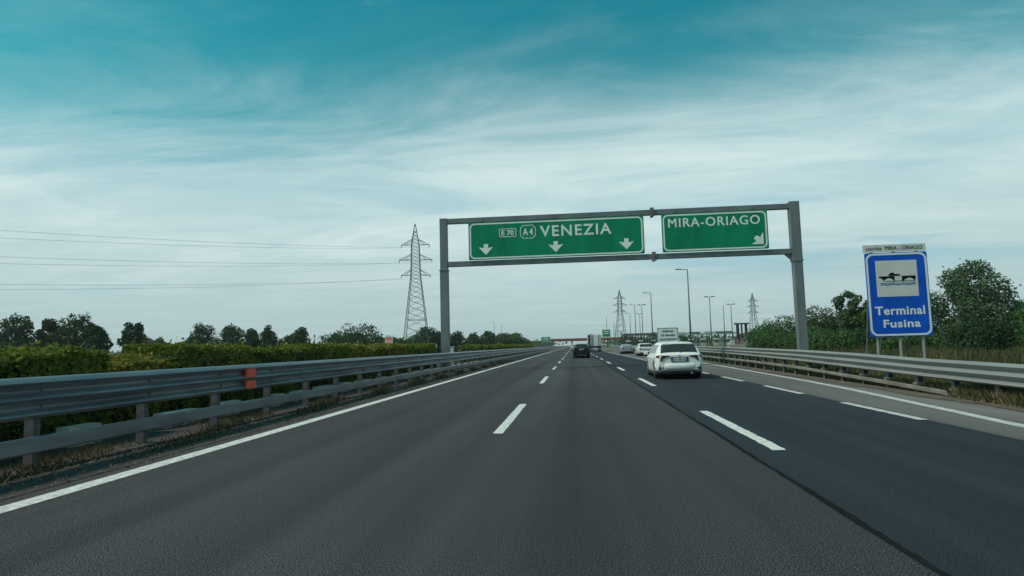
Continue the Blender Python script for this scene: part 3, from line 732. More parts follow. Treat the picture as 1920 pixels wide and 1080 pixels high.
FT = [(20.5, 262, 5.6, 7.0, 'far tree left of the toll canopies'), (25.5, 268, 4.8, 8.0, 'far tree behind the dark toll canopy'), (33.0, 270, 6.2, 8.0, 'far tree between the two toll canopies'), (9.3, 320, 6.5, 6.0, 'far tree beside the distant green sign'), (45, 275, 5.2, 9, 'far tree behind the light toll canopy')]
for i, (x, y, h, w, lab) in enumerate(FT):
    tree('broadleaf_tree', (x, y), h, w, lab, F_MID, 400 + i, 'round', n=1400, leaf=.3, group='trees around the toll plaza', low=.02)
rs = np.random.RandomState(77); C = []; 
for k in range(150):
    x = rs.uniform(-620, 620); y = rs.uniform(640, 760); 
    if abs(x) < 30: continue
    c = rs.normal(size=(90, 3)) * np.array([9, 5, 1.6]) + np.array([x, y, 3.4]); c[:, 2] = np.maximum(c[:, 2], .3); C.append(c)
C = np.concatenate(C); V, F = leaf_quads(C, rs, 1.5)
tag(child('far_woods', np_mesh('far_woods', V, F, F_MID)), 'hazy belt of woods along the horizon', 'woods', kind='stuff')

def blades(name, pts, h, m, label, cat, seed, lean=.35, wid=.012):
    rs = np.random.RandomState(seed); n = len(pts); a = rs.uniform(0, 6.28, n); hh = h * rs.uniform(.4, 1.25, n)
    d = np.stack([np.cos(a), np.sin(a), np.zeros(n)], 1); sd = np.stack([-d[:, 1], d[:, 0], np.zeros(n)], 1) * (wid * rs.uniform(.7, 1.6, n))[:, None]
    tip = pts + d * (hh * lean * rs.uniform(.2, 1.4, n))[:, None]; tip[:, 2] += hh
    mid = pts * .5 + tip * .5 - d * (hh * lean * .12)[:, None]
    V = np.stack([pts - sd, pts + sd, mid + sd * .8, tip, mid - sd * .8], 1).reshape(-1, 3); b = np.arange(n)[:, None] * 5
    me = np_mesh(name, V, b + np.array([[0, 1, 2, 3, 4]]), m)
    return tag(child(name, me), label, cat, kind='stuff')
rs = np.random.RandomState(21)
n = 95000; yy = 8 + (rs.uniform(0, 1, n) ** 1.7) * 75; rx = np.array([railx(y) for y in yy]); xx = rx + .12 + (rs.uniform(0, 1, n) ** 1.3) * (4 + yy * .28)
P = np.stack([xx, yy, np.full(n, -.03)], 1)
# clumping
keep = (np.sin(xx * 1.9 + np.sin(yy * 1.3) * 2) * np.sin(yy * 1.1 + xx * .5) + rs.uniform(-.9, .9, n)) > -.25
P = P[keep]; hgt = .34 + .22 * np.sin(P[:, 0] * .9) * np.sin(P[:, 1] * .6) + .018 * (P[:, 0] - 8)
blades('grass', P, hgt, F_GRASS, 'tall unmown grass and weeds behind the right guardrail', 'grass', 22, wid=.016)
n = 9000; yy = rs.uniform(9, 26, n); xx = np.array([railx(y) for y in yy]) + np.abs(rs.normal(0, .30, n)) + np.where(yy < 15, -.12, .10)
blades('dry_grass', np.stack([xx, yy, np.full(n, -.01)], 1), .26, F_STRAW, 'straw-coloured dry grass around the right guardrail posts', 'grass', 23, .6, .007)
n = 26000; yy = 3 + (rs.uniform(0, 1, n) ** 1.5) * 60; xx = -7.6 + rs.uniform(0, 1, n) ** .8 * 1.75
keep = (np.sin(yy * 1.3 + 3 * np.sin(xx * 2)) + rs.uniform(-1, 1, n)) > .35; xx = xx[keep]; yy = yy[keep]
blades('weeds', np.stack([xx, yy, np.full(len(xx), .0)], 1), .11, F_WEED, 'sparse dusty weeds along the foot of the median guardrail', 'weeds', 24, .8, .006)
# brown leaf litter and pebbles along the soil strip
n = 5200; yy = 3 + rs.uniform(0, 1, n) ** 1.4 * 45; xx = rs.normal(-6.1, .35, n); ok = (xx < -5.36) & (xx > -7.5); C = np.stack([xx, yy, np.full(n, .02)], 1)[ok]
V, F = leaf_quads(C, rs, .022, np.tile([0, 0, 1.6], (len(C), 1))); tag(child('leaf_litter', np_mesh('leaf_litter', V, F, mat('litter', (.20, .15, .10), .9, var=0, col2=(.06, .05, .04), island=1.0))), 'dry leaf litter on the soil beside the left edge line', 'litter', kind='stuff')

# ================================================================== PYLONS AND WIRES
ARMS = [(27.5, 3.55, 27.5), (23.7, 4.2, 23.6), (19.8, 3.7, 19.8)]
def pylon(loc, sc, label, detail, rz, w):
    t = thing('lattice_pylon', loc, label, 'pylon', 'pylons of the power line', rz)
    hw = lambda z: np.interp(z, [0, 19.8, 27.5, 32.8], [3.3, 1.15, .95, .06])
    mb = MB()
    for sx in (-1, 1):
        for sy in (-1, 1):
            L_ = MB(); zs = [0, 19.8, 27.5, 32.8]
            for a, b in zip(zs, zs[1:]): L_.bar((sx * hw(a), sy * hw(a), a), (sx * hw(b), sy * hw(b), b), w * 1.25)
            L_.build('leg', M_PYL, t)
    zs = [0]; 
    while zs[-1] < 32: zs.append(zs[-1] + max(.9, hw(zs[-1]) * (.75 if detail else 1.7)))
    zs[-1] = 32.8
    for a, b in zip(zs, zs[1:]):
        for s in (-1, 1):
            for e in (0, 1):
                p = lambda u, z: (u * hw(z), s * hw(z), z) if e == 0 else (s * hw(z), u * hw(z), z)
                mb.bar(p(-1, a), p(1, b), w * .7); mb.bar(p(1, a), p(-1, b), w * .7)
    mb.bar((-hw(8.6), -hw(8.6), 8.6), (hw(8.6), -hw(8.6), 8.6), w); mb.bar((-hw(8.6), hw(8.6), 8.6), (hw(8.6), hw(8.6), 8.6), w)
    mb.build('lattice', M_PYL, t)
    for z, r, zt in ARMS:
        for s in (-1, 1):
            A = MB(); tip = (s * r, 0, z - .1)
            for sy in (-1, 1):
                A.bar((s * hw(z), sy * hw(z), z), tip, w * .95); A.bar((s * hw(z + 1.3), sy * hw(z + 1.3), z + 1.35), tip, w * .8)
                A.bar((s * (hw(z) + r) / 2, sy * hw(z) * .5, z), (s * hw(z + 1.3), sy * hw(z + 1.3), z + 1.35), w * .6)
            o = A.build('cross_arm', M_PYL, t)
            I = MB()
            I.tube((s * r * .97, 0, z - .15), (s * r * .97, 0, z - .75), .09, .09, 6)
            I.build('insulator', M_DARKPOST, o)
    t.scale = (sc, sc, sc); return t
pylon((-38.9, 157, 0), 1.0, 'tall lattice power pylon rising left of the sign gantry', True, rad(8), .095)
pylon((24.7, 345, 0), .92, 'distant lattice pylon standing among the street lamps', False, rad(10), .14)
pylon((110.7, 410, 0), .93, 'farthest faint lattice pylon behind the right-hand bushes', False, rad(10), .14)
# wires to the previous tower, off to the left
d = Vector((-.51, -.86, 0)).normalized(); span = 330.0
names = ['highest', 'second highest', 'third highest', 'fourth highest', 'second lowest', 'lowest']; i = 0
for z, r, _ in ARMS:
    for s in (-1, 1):
        w = MB(); a = rad(8); p0 = Vector((-38.9 + s * r * .97 * math.cos(a), 157 + s * r * .97 * math.sin(a), z - .75)); n = 44; sag = 9.2 + (.75 if s < 0 else 0)
        pts = []
        for k in range(n + 1):
            q = (k / n) * .62; pts.append(p0 + d * span * q + Vector((0, 0, -4 * sag * q * (1 - q))))
        for k in range(n): w.tube(pts[k], pts[k + 1], .024, n=4, cap=False)
        tag(w.build('power_wire', M_WIRE, fix=False), names[i] + ' of six overhead wires running left from the big pylon', 'wire', 'overhead power wires'); i += 1

# ================================================================== STREET LAMPS
def lamp(loc, h, kind, label, arm=1.6, side=-1):
    t = thing('street_lamp', (*loc, 0), label, 'street lamp', 'lamp masts around the toll plaza')
    MB().tube((0, 0, -.2), (0, 0, h), .15, .085, 10).build('mast', M_POST, t, True)
    if kind == 'arm':
        MB().tube((0, 0, h - .05), (side * arm, 0, h + .06), .06, .05, 6).build('arm', M_POST, t)
        o = MB().box(side * arm - .42, side * arm + .42, -.16, .16, h - .02, h + .12).build('lamp_head', M_DARKPOST, t); bevelled(o, .03)
    elif kind == 'tee':
        MB().box(-.75, .75, -.05, .05, h - .08, h + .02).build('arm', M_POST, t)
        for x in (-.8, .8):
            o = MB().box(x - .4, x + .4, -.2, .2, h - .02, h + .16).build('lamp_head', M_DARKPOST, t); bevelled(o, .03)
    return t
lamp((16.9, 96), 12.0, 'arm', 'tallest lamp mast with a short arm, under the right green sign', 1.3)
lamp((16.7, 140), 12.1, 'arm', 'lamp mast with left arm beside the white toll sign', 1.3)
lamp((31.0, 150), 11.5, 'tee', 'twin-headed lamp mast right of the tallest mast')
lamp((19.9, 190), 12.5, 'tee', 'twin-headed lamp mast between pylon and single-arm mast', .8)
lamp((17.9, 190), 12.6, 'arm', 'thin single-arm mast just right of the distant pylon', 1.2)
lamp((41.9, 185), 11.4, 'plain', 'plain mast left of the rightmost twin-headed mast')
lamp((42.8, 180), 11.3, 'tee', 'rightmost twin-headed lamp mast above the dark steel frame')
lamp((21.6, 250), 12.8, 'arm', 'single-arm mast overlapping the right side of the distant pylon', 1.4)
lamp((24.2, 240), 12.2, 'tee', 'small twin-headed mast right of the distant pylon')
lamp((13.1, 260), 12.2, 'plain', 'plain mast rising behind the small distant green sign')
lamp((18.9, 310), 12.2, 'plain', 'thin far mast just left of the distant pylon')
lamp((20.8, 330), 11.3, 'plain', 'thinnest far mast touching the left side of the distant pylon')
lamp((-37.2, 300), 13.4, 'arm', 'far mast rising behind the umbrella pines, left one', 1.2)
lamp((-37.1, 330), 12.4, 'plain', 'far mast rising behind the umbrella pines, right one')
t = thing('pole', (-37.3, 90, 0), 'thin bare pole in front of the trees left of the big pylon', 'pole'); MB().tube((0, 0, -.2), (0, 0, 3.8), .07, .06, 8).build('mast', M_GALVR, t)
MB().box(-.1, .1, -.08, .08, 3.5, 3.8).build('cap', M_POST, t)

# ================================================================== TOLL PLAZA AND FAR STRUCTURES
M_CANOPY = mat('canopy_dark', (.06, .07, .07), .6, var=.3, scale=.4)
M_CANOPYL = mat('canopy_light', (.42, .44, .43), .6, var=.25, scale=.4)
M_BOOTH = mat('booth_white', (.50, .51, .49), .6, var=.2)
def canopy(x0, x1, y0, y1, z0, z1, label, m, ncol):
    t = thing('toll_canopy', (x0, y0, 0), label, 'canopy', 'toll plaza canopies')
    MB().box(0, x1 - x0, 0, y1 - y0, z0, z1).build('roof', m, t); MB().box(-.1, x1 - x0 + .1, -.15, -.02, z0 - .1, z1 + .15).build('fascia', m, t)
    for k in range(ncol):
        x = (x1 - x0) * (k + .5) / ncol
        for yy_ in (.8, y1 - y0 - .8): MB().box(x - .18, x + .18, yy_ - .18, yy_ + .18, 0, z0 - .003).build('column', M_CANOPY, t)
    return t
canopy(17.5, 29.8, 230, 242, 4.25, 4.75, 'long dark flat toll canopy left of the white sign', M_CANOPY, 6)
t = canopy(36, 57, 232, 244, 3.9, 4.35, 'lighter stepped toll canopy right of the white sign', M_CANOPYL, 7)
for k, (a, b, h) in enumerate(((.5, 3.2, .55), (4.5, 8.0, .5), (9.5, 12.0, .65), (13.5, 19, .45))):
    MB().box(a, b, -.3, 5, 4.36, 4.36 + h).build('roof_panel', M_CANOPY if k % 2 else M_BOOTH, t)
rnd = random.Random(9)
for k in range(9):
    x = 19 + k * 4.3; yb = 229 + rnd.uniform(-1, 1)
    t = thing('toll_booth', (x, yb, 0), '%s toll booth counted from the left under the canopies' % ['first', 'second', 'third', 'fourth', 'fifth', 'sixth', 'seventh', 'eighth', 'last'][k], 'toll booth', 'toll booths')
    MB().box(-.6, .6, 0, 2.4, 0, 1.0).build('base', rnd.choice((M_BOOTH, M_CANOPYL, M_CONC)), t)
    MB().box(-.58, .58, .02, 2.38, 1.003, 2.0).build('glazing', M_GLASS, t); MB().box(-.7, .7, -.1, 2.5, 2.003, 2.5).build('roof', M_BOOTH, t)
t = thing('toll_building', (58.5, 236, 0), 'low pale toll office with sloping roof at the right end of the canopies', 'building')
MB().box(0, 9, 0, 8, 0, 2.6).build('wall', M_BOOTH, t); MB().prism_y([(-.4, 2.603), (9.4, 2.603), (7, 3.9), (2, 4.1)], -.4, 8.4).build('roof', mat('roof_grey', (.12, .11, .11), .8), t)
for k in range(4): MB().box(.8 + 2.1 * k, 2.0 + 2.1 * k, -.04, .0, 1.0, 2.0).build('window', M_GLASS, t)
# dark steel frame with pinkish ladder
t = thing('steel_frame', (26.6, 110, 0), 'dark steel frame tower with pinkish lattice foot beside the bushes', 'frame tower')
MB().box(-.1, 2.3, -.3, .3, 4.05, 4.28).build('top_beam', M_TRIM, t)
MB().box(.25, .62, -.25, .25, 1.6, 4.05).build('column', M_TRIM, t); MB().box(1.62, 1.95, -.25, .25, 2.4, 4.05).build('column', M_TRIM, t); MB().box(1.0, 1.18, -.2, .2, 1.8, 4.05).build('column', M_TRIM, t)
M_PINK = mat('faded_red_paint', (.48, .14, .11), .7, var=.25)
for x in (.3, .75, 1.2): MB().box(x - .05, x + .05, -.1, .1, 0, 2.4).build('upright', M_PINK, t)
for z in (.5, .95, 1.4, 1.85, 2.3): MB().box(.2, 1.3, -.06, .06, z - .05, z + .05).build('rung', M_PINK, t)
MB().box(-1.2, 3.2, -.5, .5, 0, .75).build('plinth', mat('pinkish_plinth', (.40, .31, .28), .8, var=.2), t)
MB().prism_y([(-1.3, .75), (-.2, .75), (-.2, 1.5), (-.6, 1.5)], -.3, .3).build('housing', M_CANOPYL, t)

# white toll sign
t = thing('information_sign', (10.65, 75, 0), 'white roadside sign reading stazione ad elevata automazione above the white estate car', 'road sign')
MB().prism_y(rounded(-1.19, 1.19, 1.36, 3.06, .05), -.02, .02).build('panel', M_WHITE, t)
ring_plate(rounded(-1.14, 1.14, 1.41, 3.01, .08), rounded(-1.09, 1.09, 1.46, 2.96, .06), -.027, -.019).build('border', M_BLACK, t)
for body, a, z in (('stazione', .62, 2.52), ('ad elevata', .80, 2.06), ('automazione', .96, 1.60)):
    lettering('lettering', body, -a, a, z, z + .30, -.021, M_BLACK, t, .03)
for x in (-.8, .8): MB().tube((x, .07, -.2), (x, .07, 3.0), .05, n=8).build('post', M_GALVR, t)
# far green signs
def far_sign(loc, w, z0, z1, label, posts):
    t = thing('direction_sign', (*loc, 0), label, 'direction sign')
    MB().prism_y(rounded(-w / 2, w / 2, z0, z1, .1), -.03, .03).build('panel', M_GREEN, t)
    ring_plate(rounded(-w / 2 + .08, w / 2 - .08, z0 + .08, z1 - .08, .15), rounded(-w / 2 + .16, w / 2 - .16, z0 + .16, z1 - .16, .1), -.04, -.029).build('border', M_WHITE, t)
    for k in range(2): MB().box(-w * .3, w * .3, -.04, -.029, z1 - .75 - .6 * k, z1 - .5 - .6 * k).build('lettering', M_WHITE, t)
    for x in posts: MB().tube((x, .1, -.2), (x, .1, z1 - .1), .09, n=8).build('post', M_POST, t)
far_sign((9.9, 200), 2.5, 3.55, 5.85, 'small distant green sign right of the lorry', (-.8, .8))
far_sign((-11.4, 260), 3.7, 2.75, 4.9, 'small distant green sign left of the red bridge', (-1.2, 1.2))
# far red overpass with grassy ramp
t = thing('overpass', (-16, 420, 0), 'red steel road bridge crossing the motorway far ahead', 'bridge')
MB().box(0, 52, 0, 1.0, 3.9, 5.5).build('girder', M_REDSTEEL, t); MB().box(0, 52, .0, 9, 5.503, 5.75).build('deck', M_CONC, t); MB().box(0, 52, -.3, -.02, 4.4, 4.75).build('flange', M_REDSTEEL, t)
for x in (1, 14, 28, 42): MB().box(x, x + 1, 1.2, 7, 0, 3.9).build('pier', M_CONC, t)
mb = MB(); mb.prism_y([(-46, 0), (0, 0), (0, 4.9), (-14, 4.6), (-34, 2.0)], 415, 432); mb.v = [(x - 16, y, z) for x, y, z in mb.v]
tag(mb.build('embankment', M_FIELD), kind='structure', label='grassy ramp leading up to the red bridge')
# red and white board, small sign, cabinet
t = thing('billboard', (-30.7, 105, 0), 'small red and white board standing before the dark trees', 'sign')
MB().box(-.66, .66, -.05, .05, 2.35, 3.42).build('board', M_WHITE, t)
for a, b in ((2.42, 2.62), (2.78, 2.95), (3.05, 3.35)): MB().box(-.6, .6, -.065, -.052, a, b).build('stripe', M_RED, t)
for x in (-.5, .5): MB().tube((x, .08, -.1), (x, .08, 2.9), .05, n=6).build('post', M_POST, t)
t = thing('marker_sign', (-9.8, 45, 0), 'small round-topped marker post in the hedge gap', 'sign')
MB().tube((0, 0, -.1), (0, 0, 1.45), .03, n=6).build('post', M_GALVR, t); MB().box(-.09, .09, -.03, -.01, 1.42, 1.64).build('plate', M_WHITE, t)
t = thing('cabinet', (-11.5, 60, 0), 'white equipment cabinet right of the left gantry post', 'cabinet')
bevelled(MB().box(-.22, .22, -.2, .2, 0, 1.46).build('body', M_BOOTH, t), .02); MB().box(-.26, .26, -.25, .25, 1.463, 1.53).build('lid', M_CANOPYL, t); MB().box(-.17, .17, -.215, -.203, .3, 1.3).build('door', M_BOOTH, t)
t = thing('shed', (-78.5, 110, 0), 'rusty brown shed behind the hedge right of the far left trees', 'shed')
MB().box(-.7, .7, 0, 3, 0, 3.9).build('wall', mat('rust_brown', (.13, .06, .045), .8, var=.3), t); MB().prism_y([(-.85, 3.903), (.85, 3.903), (0, 4.7)], -.2, 3.2).build('roof', mat('rust_brown', (.13, .06, .045), .8), t)

# ================================================================== VEHICLES
def pchip(xs, ys, x):
    xs = np.array(xs, float); ys = np.array(ys, float); h = np.diff(xs); dl = np.diff(ys) / h; n = len(xs); m = np.zeros(n)
    for i in range(1, n - 1):
        if dl[i - 1] * dl[i] > 0: m[i] = 2 * dl[i - 1] * dl[i] / (dl[i - 1] + dl[i])
    m[0] = dl[0]; m[-1] = dl[-1]; i = int(np.clip(np.searchsorted(xs, x) - 1, 0, n - 2)); t = (x - xs[i]) / h[i]; t = min(max(t, 0), 1)
    return (1 + 2 * t) * (1 - t) ** 2 * ys[i] + t * (1 - t) ** 2 * h[i] * m[i] + t * t * (3 - 2 * t) * ys[i + 1] + t * t * (t - 1) * h[i] * m[i + 1]
class CarShape:
    def __init__(s, L=4.4, W=1.8, H=1.46, tail=.45, fast=False):
        k = L / 4.4; s.L = L; q = H / 1.46; s.W = W; c = W / 1.8
        s.Y = [0, .05 * k, .16 * k, tail * k, (tail + .35) * k, 1.3 * k, 2.2 * k, 2.75 * k, 3.1 * k, 3.45 * k, 3.9 * k, 4.25 * k, L]
        s.top = [v * q for v in (.94, 1.0, 1.13, 1.385, 1.435, 1.455, 1.46, 1.41, 1.22, 1.02, .93, .78, .62)]
        if fast: s.top = [v * q for v in (.93, .97, 1.02, 1.16, 1.30, 1.44, 1.46, 1.41, 1.22, 1.02, .93, .78, .62)]
        s.belt = [v * q for v in (.90, .93, .94, .945, .94, .93, .92, .91, .90, .90, .87, .74, .58)]
        s.zb = [.36, .30, .26, .22, .2, .19, .19, .19, .19, .19, .2, .22, .27]
        s.w = [v * c for v in (.76, .82, .865, .89, .898, .90, .90, .90, .898, .89, .87, .80, .62)]
        s.wr = [v * c for v in (.64, .645, .64, .615, .62, .635, .64, .635, .66, .70, .70, .66, .52)]
    def sec(s, y):
        P = lambda a: pchip(s.Y, a, y); top, belt, zb, w, wr = P(s.top), P(s.belt), P(s.zb), P(s.w), P(s.wr); top = max(top, belt + .02)
        g = max(0.0, min(1.0, (top - belt) / .3))
        return [(0, zb), (.72 * w, zb), (.93 * w, zb + .05), (.985 * w, zb + .17), (w, max(zb + .2, .62)), (.99 * w, max(zb + .25, belt - .08)), (.955 * w, belt),
                ((.955 * w + wr) / 2 + .02 * g, (belt + top) / 2 + .01), (wr + .02, top - .07 * g - .003), (wr - .07, top - .014 * g), (.5 * wr, top + .006), (0, top + .014)]
    def pt(s, y, t):
        p = s.sec(y); n = len(p); t = min(max(t, 0), n - 1 - 1e-6); i = int(t); f = t - i
        g = lambda j: np.array(p[min(max(j, 0), n - 1)]); a, b, c, d = g(i - 1), g(i), g(i + 1), g(i + 2)
        q = .5 * ((2 * b) + (c - a) * f + (2 * a - 5 * b + 4 * c - d) * f * f + (3 * b - a - 3 * c + d) * f ** 3) if 1 <= i < n - 1 else b + (c - b) * f
        return np.array([q[0], y, q[1]])
    def nrm(s, y, t):
        e = .01; a = s.pt(min(y + e, s.L), t) - s.pt(max(y - e, 0), t); b = s.pt(y, t + e) - s.pt(y, t - e); n = np.cross(b, a); l = np.linalg.norm(n)
        n = n / l if l > 1e-9 else np.array([0, 0, 1.]); 
        p = s.pt(y, t) - np.array([0, y, .75]); return n if np.dot(n, p) + (1e-3 if n[2] > 0 else 0) >= 0 else -n
    def shell(s):
        ys = np.concatenate([np.linspace(0, .5, 11), np.linspace(.6, s.L - .5, 24), np.linspace(s.L - .42, s.L, 8)]); ts = np.linspace(0, 11, 34); mb = MB(); m = len(ts); ring = 2 * m - 2
        for y in ys:
            R_ = [s.pt(y, t) for t in ts]; mb.v += [tuple(r) for r in R_] + [(-r[0], r[1], r[2]) for r in R_[-2:0:-1]]
        for i in range(len(ys) - 1):
            for j in range(ring): a = i * ring + j; b = i * ring + (j + 1) % ring; mb.f.append((a, b, b + ring, a + ring))
        mb.f.append(tuple(range(ring))); k = (len(ys) - 1) * ring; mb.f.append(tuple(range(k + ring - 1, k - 1, -1)))
        return mb
    def patch(s, fn, nu, nv, d, mirror=False, centre=False):
        """fn(u,v)->(y,t); centre: v runs across the car from right to left over the roof"""
        mb = MB()
        for side in ((1, -1) if mirror else (1,)):
            k = len(mb.v)
            for i in range(nu + 1):
                for j in range(nv + 1):
                    u, v = i / nu, j / nv
                    if centre:
                        sg = 1 if v < .5 else -1; y, t = fn(u, 1 - abs(2 * v - 1)); 
                    else: sg = side; y, t = fn(u, v)
                    p = s.pt(y, t) + s.nrm(y, t) * d; mb.v.append((sg * p[0], p[1], p[2]))
            for i in range(nu):
                for j in range(nv): a = k + i * (nv + 1) + j; mb.f.append((a, a + 1, a + nv + 2, a + nv + 1))
        return mb
def boolean_cut(o, cut):
    md = o.modifiers.new('cut', 'BOOLEAN'); md.operation = 'DIFFERENCE'; md.object = cut; md.solver = 'EXACT'
    dg = bpy.context.evaluated_depsgraph_get(); dg.update(); me = bpy.data.meshes.new_from_object(o.evaluated_get(dg))
    o.modifiers.clear()
    if len(me.polygons) > 200: o.data = me
    bpy.data.objects.remove(cut)
def wheel(parent, x, y, r, w, side):
    prof = [(.60, -.5), (.80, -.52), (.94, -.46), (1.0, -.30), (1.0, .30), (.94, .46), (.80, .52), (.60, .5)]
    mb = MB(); n = 28
    for i in range(n):
        a = 2 * math.pi * i / n
        for q, o in prof: mb.v.append((o * w, q * r * math.cos(a), q * r * math.sin(a)))
    m = len(prof)
    for i in range(n):
        for j in range(m): a = i * m + j; b = i * m + (j + 1) % m; c = ((i + 1) % n) * m; mb.f.append((a, b, c + (j + 1) % m, c + j))
    t = mb.build('wheel', M_TYRE, parent, True, loc=(x, y, r))
    rm = MB(); rm.tube((side * w * .20, 0, 0), (side * w * .34, 0, 0), r * .64, n=24); rm.build('rim', M_TRIM, t)
    sp = MB(); 
    for k in range(5):
        a = 2 * math.pi * k / 5; c, s_ = math.cos(a), math.sin(a)
        sp.bar((side * w * .42, 0, 0), (side * w * .44, .6 * r * c, .6 * r * s_), .05)
    sp.tube((side * w * .38, 0, 0), (side * w * .47, 0, 0), r * .16, n=10); 
    sp.build('spokes', M_RIM, t); return t
def car(loc, rz, label, color, L=4.4, W=1.8, H=1.46, tail=.45, fast=False, lamps='wedge', plate=True, plate_z=None, glass_to=None, group=None, front=False):
    t = thing('car', (*loc, 0), label, 'car', group, rz); s = CarShape(L, W, H, tail, fast); P = paint(color[0], color[1]); q = H / 1.46; k = L / 4.4; c = W / 1.8
    body = s.shell().build('body', P, t); wy = (.86 * k, L - .88 * k); r = .325
    cb = MB()
    for y in wy: cb.tube((-1.2, y, r + .01), (1.2, y, r + .01), r + .055, n=28)
    cut = cb.build('cutter', P); cut.parent = t; boolean_cut(body, cut); smooth_by_angle(body, 32)
    for y in wy:
        MB().tube((-.62 * c, y, r), (.62 * c, y, r), r + .04, n=20).build('wheel_well', M_TRIM, t)
        for sg in (-1, 1): wheel(t, sg * (W / 2 - .125), y, r, .21, sg)
    y0, y1 = .085 * k, (tail - .02) * k
    s.patch(lambda u, v: (y0 + (y1 - y0) * u, 7.75 + .30 * u + (11 - 7.75 - .30 * u) * v), 8, 24, .007, centre=True).build('rear_window', M_GLASS, t, True)
    s.patch(lambda u, v: (2.80 * k + .60 * k * u, 8.35 + 2.65 * v), 6, 16, .007, centre=True).build('windscreen', M_GLASS, t, True)
    yr = (tail + .30) * k
    for a, b in ((yr, 1.78 * k), (1.86 * k, 2.95 * k)):
        for sg in (1, -1):
            mb = s.patch(lambda u, v: (a + (b - a) * u, 6.35 + (7.75 - 6.35) * v * (1 - .55 * max(0, (u - .75) / .25) * (b > 2.5 * k))), 8, 4, .006)
            if sg < 0: mb.v = [(-x, y, z) for x, y, z in mb.v]
            mb.build('side_window', M_GLASS, t, True)
    # tail lamps on the rear corners
    zt = (.865 if lamps == 'wedge' else .80) * q
    for sg in (1, -1):
        if lamps == 'wedge': poly = [(.34, zt + .02), (.38, zt + .05), (.62, zt + .07), (.78, zt + .08), (.81, zt - .06), (.75, zt - .15), (.66, zt - .14), (.57, zt - .03), (.46, zt + .005)]
        elif lamps == 'tall': poly = [(.60, zt - .16), (.78, zt - .14), (.78, zt + .06), (.745, zt + .22), (.66, zt + .22), (.60, zt + .02)]
        else: poly = [(.45, zt - .07), (.78, zt - .07), (.78, zt + .07), (.45, zt + .07)]
        mb = MB(); mb.prism_y([(sg * x * c, z) for x, z in poly], -.030, .06)
        mb.v = [(x, y + .075 * max(0, (abs(x) / c - .66) / .15) ** 1.5, z) for x, y, z in mb.v]
        bevelled(mb.build('tail_light', M_TAIL, t), .008)
        if lamps != 'tall':
            mb = s.patch(lambda u, v: (.012 + (.20 - .05 * v) * u * k, 5.05 + .85 * v - .12 * u), 5, 4, .012)
            if sg < 0: mb.v = [(-x, y, z) for x, y, z in mb.v]
            mb.build('tail_light', M_TAIL, t, True)
    # rear bumper bulging behind the tailgate, dark diffuser, reflectors
    def band(z0, z1, bulge, inset, m, nm, yo=0.0):
        mb = MB(); n = 16; zs = np.linspace(z0, z1, 6)
        for i in range(n + 1):
            x = (-1 + 2 * i / n); yy_ = -.055 + .30 * abs(x) ** 3.5 + yo
            for j, z in enumerate(zs):
                b = bulge * math.sin(math.pi * j / 5) ** .7; mb.v.append((x * (W / 2 - inset + b * abs(x) ** 4), yy_ - b * (1 - .6 * abs(x) ** 4), z))
        for i in range(n):
            for j in range(5): a = i * 6 + j; mb.f.append((a, a + 1, a + 7, a + 6))
        k0 = len(mb.v); back = [(x, max(y_ + .16, .1), z) for x, y_, z in mb.v]; mb.v += back
        for i in range(n):
            for j in (0, 5): a = i * 6 + j; mb.f.append((a, a + 6, k0 + a + 6, k0 + a))
        for i in (0, n):
            for j in range(5): a = i * 6 + j; mb.f.append((a, a + 1, k0 + a + 1, k0 + a))
        return mb.build(nm, m, t, True)
    band(.385, .61 * q, .022, .025, P, 'bumper'); band(.20, .39, .012, .06, M_TRIM, 'diffuser', .02)
    if lamps == 'wedge':
        for sg in (1, -1): MB().prism_y([(sg * .70 * c, .34), (sg * .80 * c, .36), (sg * .76 * c, .53), (sg * .73 * c, .53)], .0, .09).build('bumper_vent', M_TRIM, t)
    MB().box(-.45 * c, .45 * c, -.075, -.03, .335, .352).build('diffuser_strip', M_CHROME, t)
    for sg in (1, -1): MB().box(sg * .66 * c - .05, sg * .66 * c + .05, -.035, .02, .42, .45).build('reflector', M_TAIL, t)
    pz = plate_z or (.775 if lamps == 'wedge' else .70) * q
    MB().box(-.31, .31, -.022, .02, pz - .09, pz + .09).build('plate_recess', M_TRIM, t)
    pt_ = MB().box(-.26, .26, -.032, -.024, pz - .058, pz + .058).build('number_plate', M_PLATE, t)
    for x in (-.245, .245): MB().box(x - .015, x + .015, -.036, -.0325, pz - .056, pz + .056).build('plate_band', M_PLATEBLUE, pt_)
    for x in (-.18, -.125, -.04, .01, .06, .135, .19): MB().box(x - .017, x + .017, -.036, -.0325, pz - .036, pz + .036).build('plate_character', M_PLATEINK, pt_)
    MB().tube((0, -.004, .905 * q), (0, -.02, .905 * q), .045, n=14).build('emblem', M_CHROME, t)
    # tailgate shut line and rear wiper, roof spoiler, aerial, mirrors, handles, sills
    zsp = pchip(s.Y, s.top, y1)
    if not fast:
        mb = MB(); n = 12
        for i in range(n + 1):
            x = -1 + 2 * i / n; dz = -.05 * abs(x) ** 3
            for yy_, zz in ((y1 - .07, zsp - .012), (y1 - .085, zsp + .004), (y1 + .1, zsp + .036), (y1 + .1, zsp - .01)): mb.v.append((x * .60 * c, yy_ + .05 * abs(x) ** 3, zz + dz))
        for i in range(n):
            for j in range(4): a = 4 * i + j; b = 4 * i + (j + 1) % 4; mb.f.append((a, b, b + 4, a + 4))
        mb.f += [(0, 1, 2, 3), (4 * n + 3, 4 * n + 2, 4 * n + 1, 4 * n)]
        mb.build('spoiler', P, t, True)
    zw = pchip(s.Y, s.top, y0)
    MB().bar((.02, y0 - .02, zw - .0), (.36, y0 + .05, zw + .09), .016).build('wiper', M_TRIM, t)
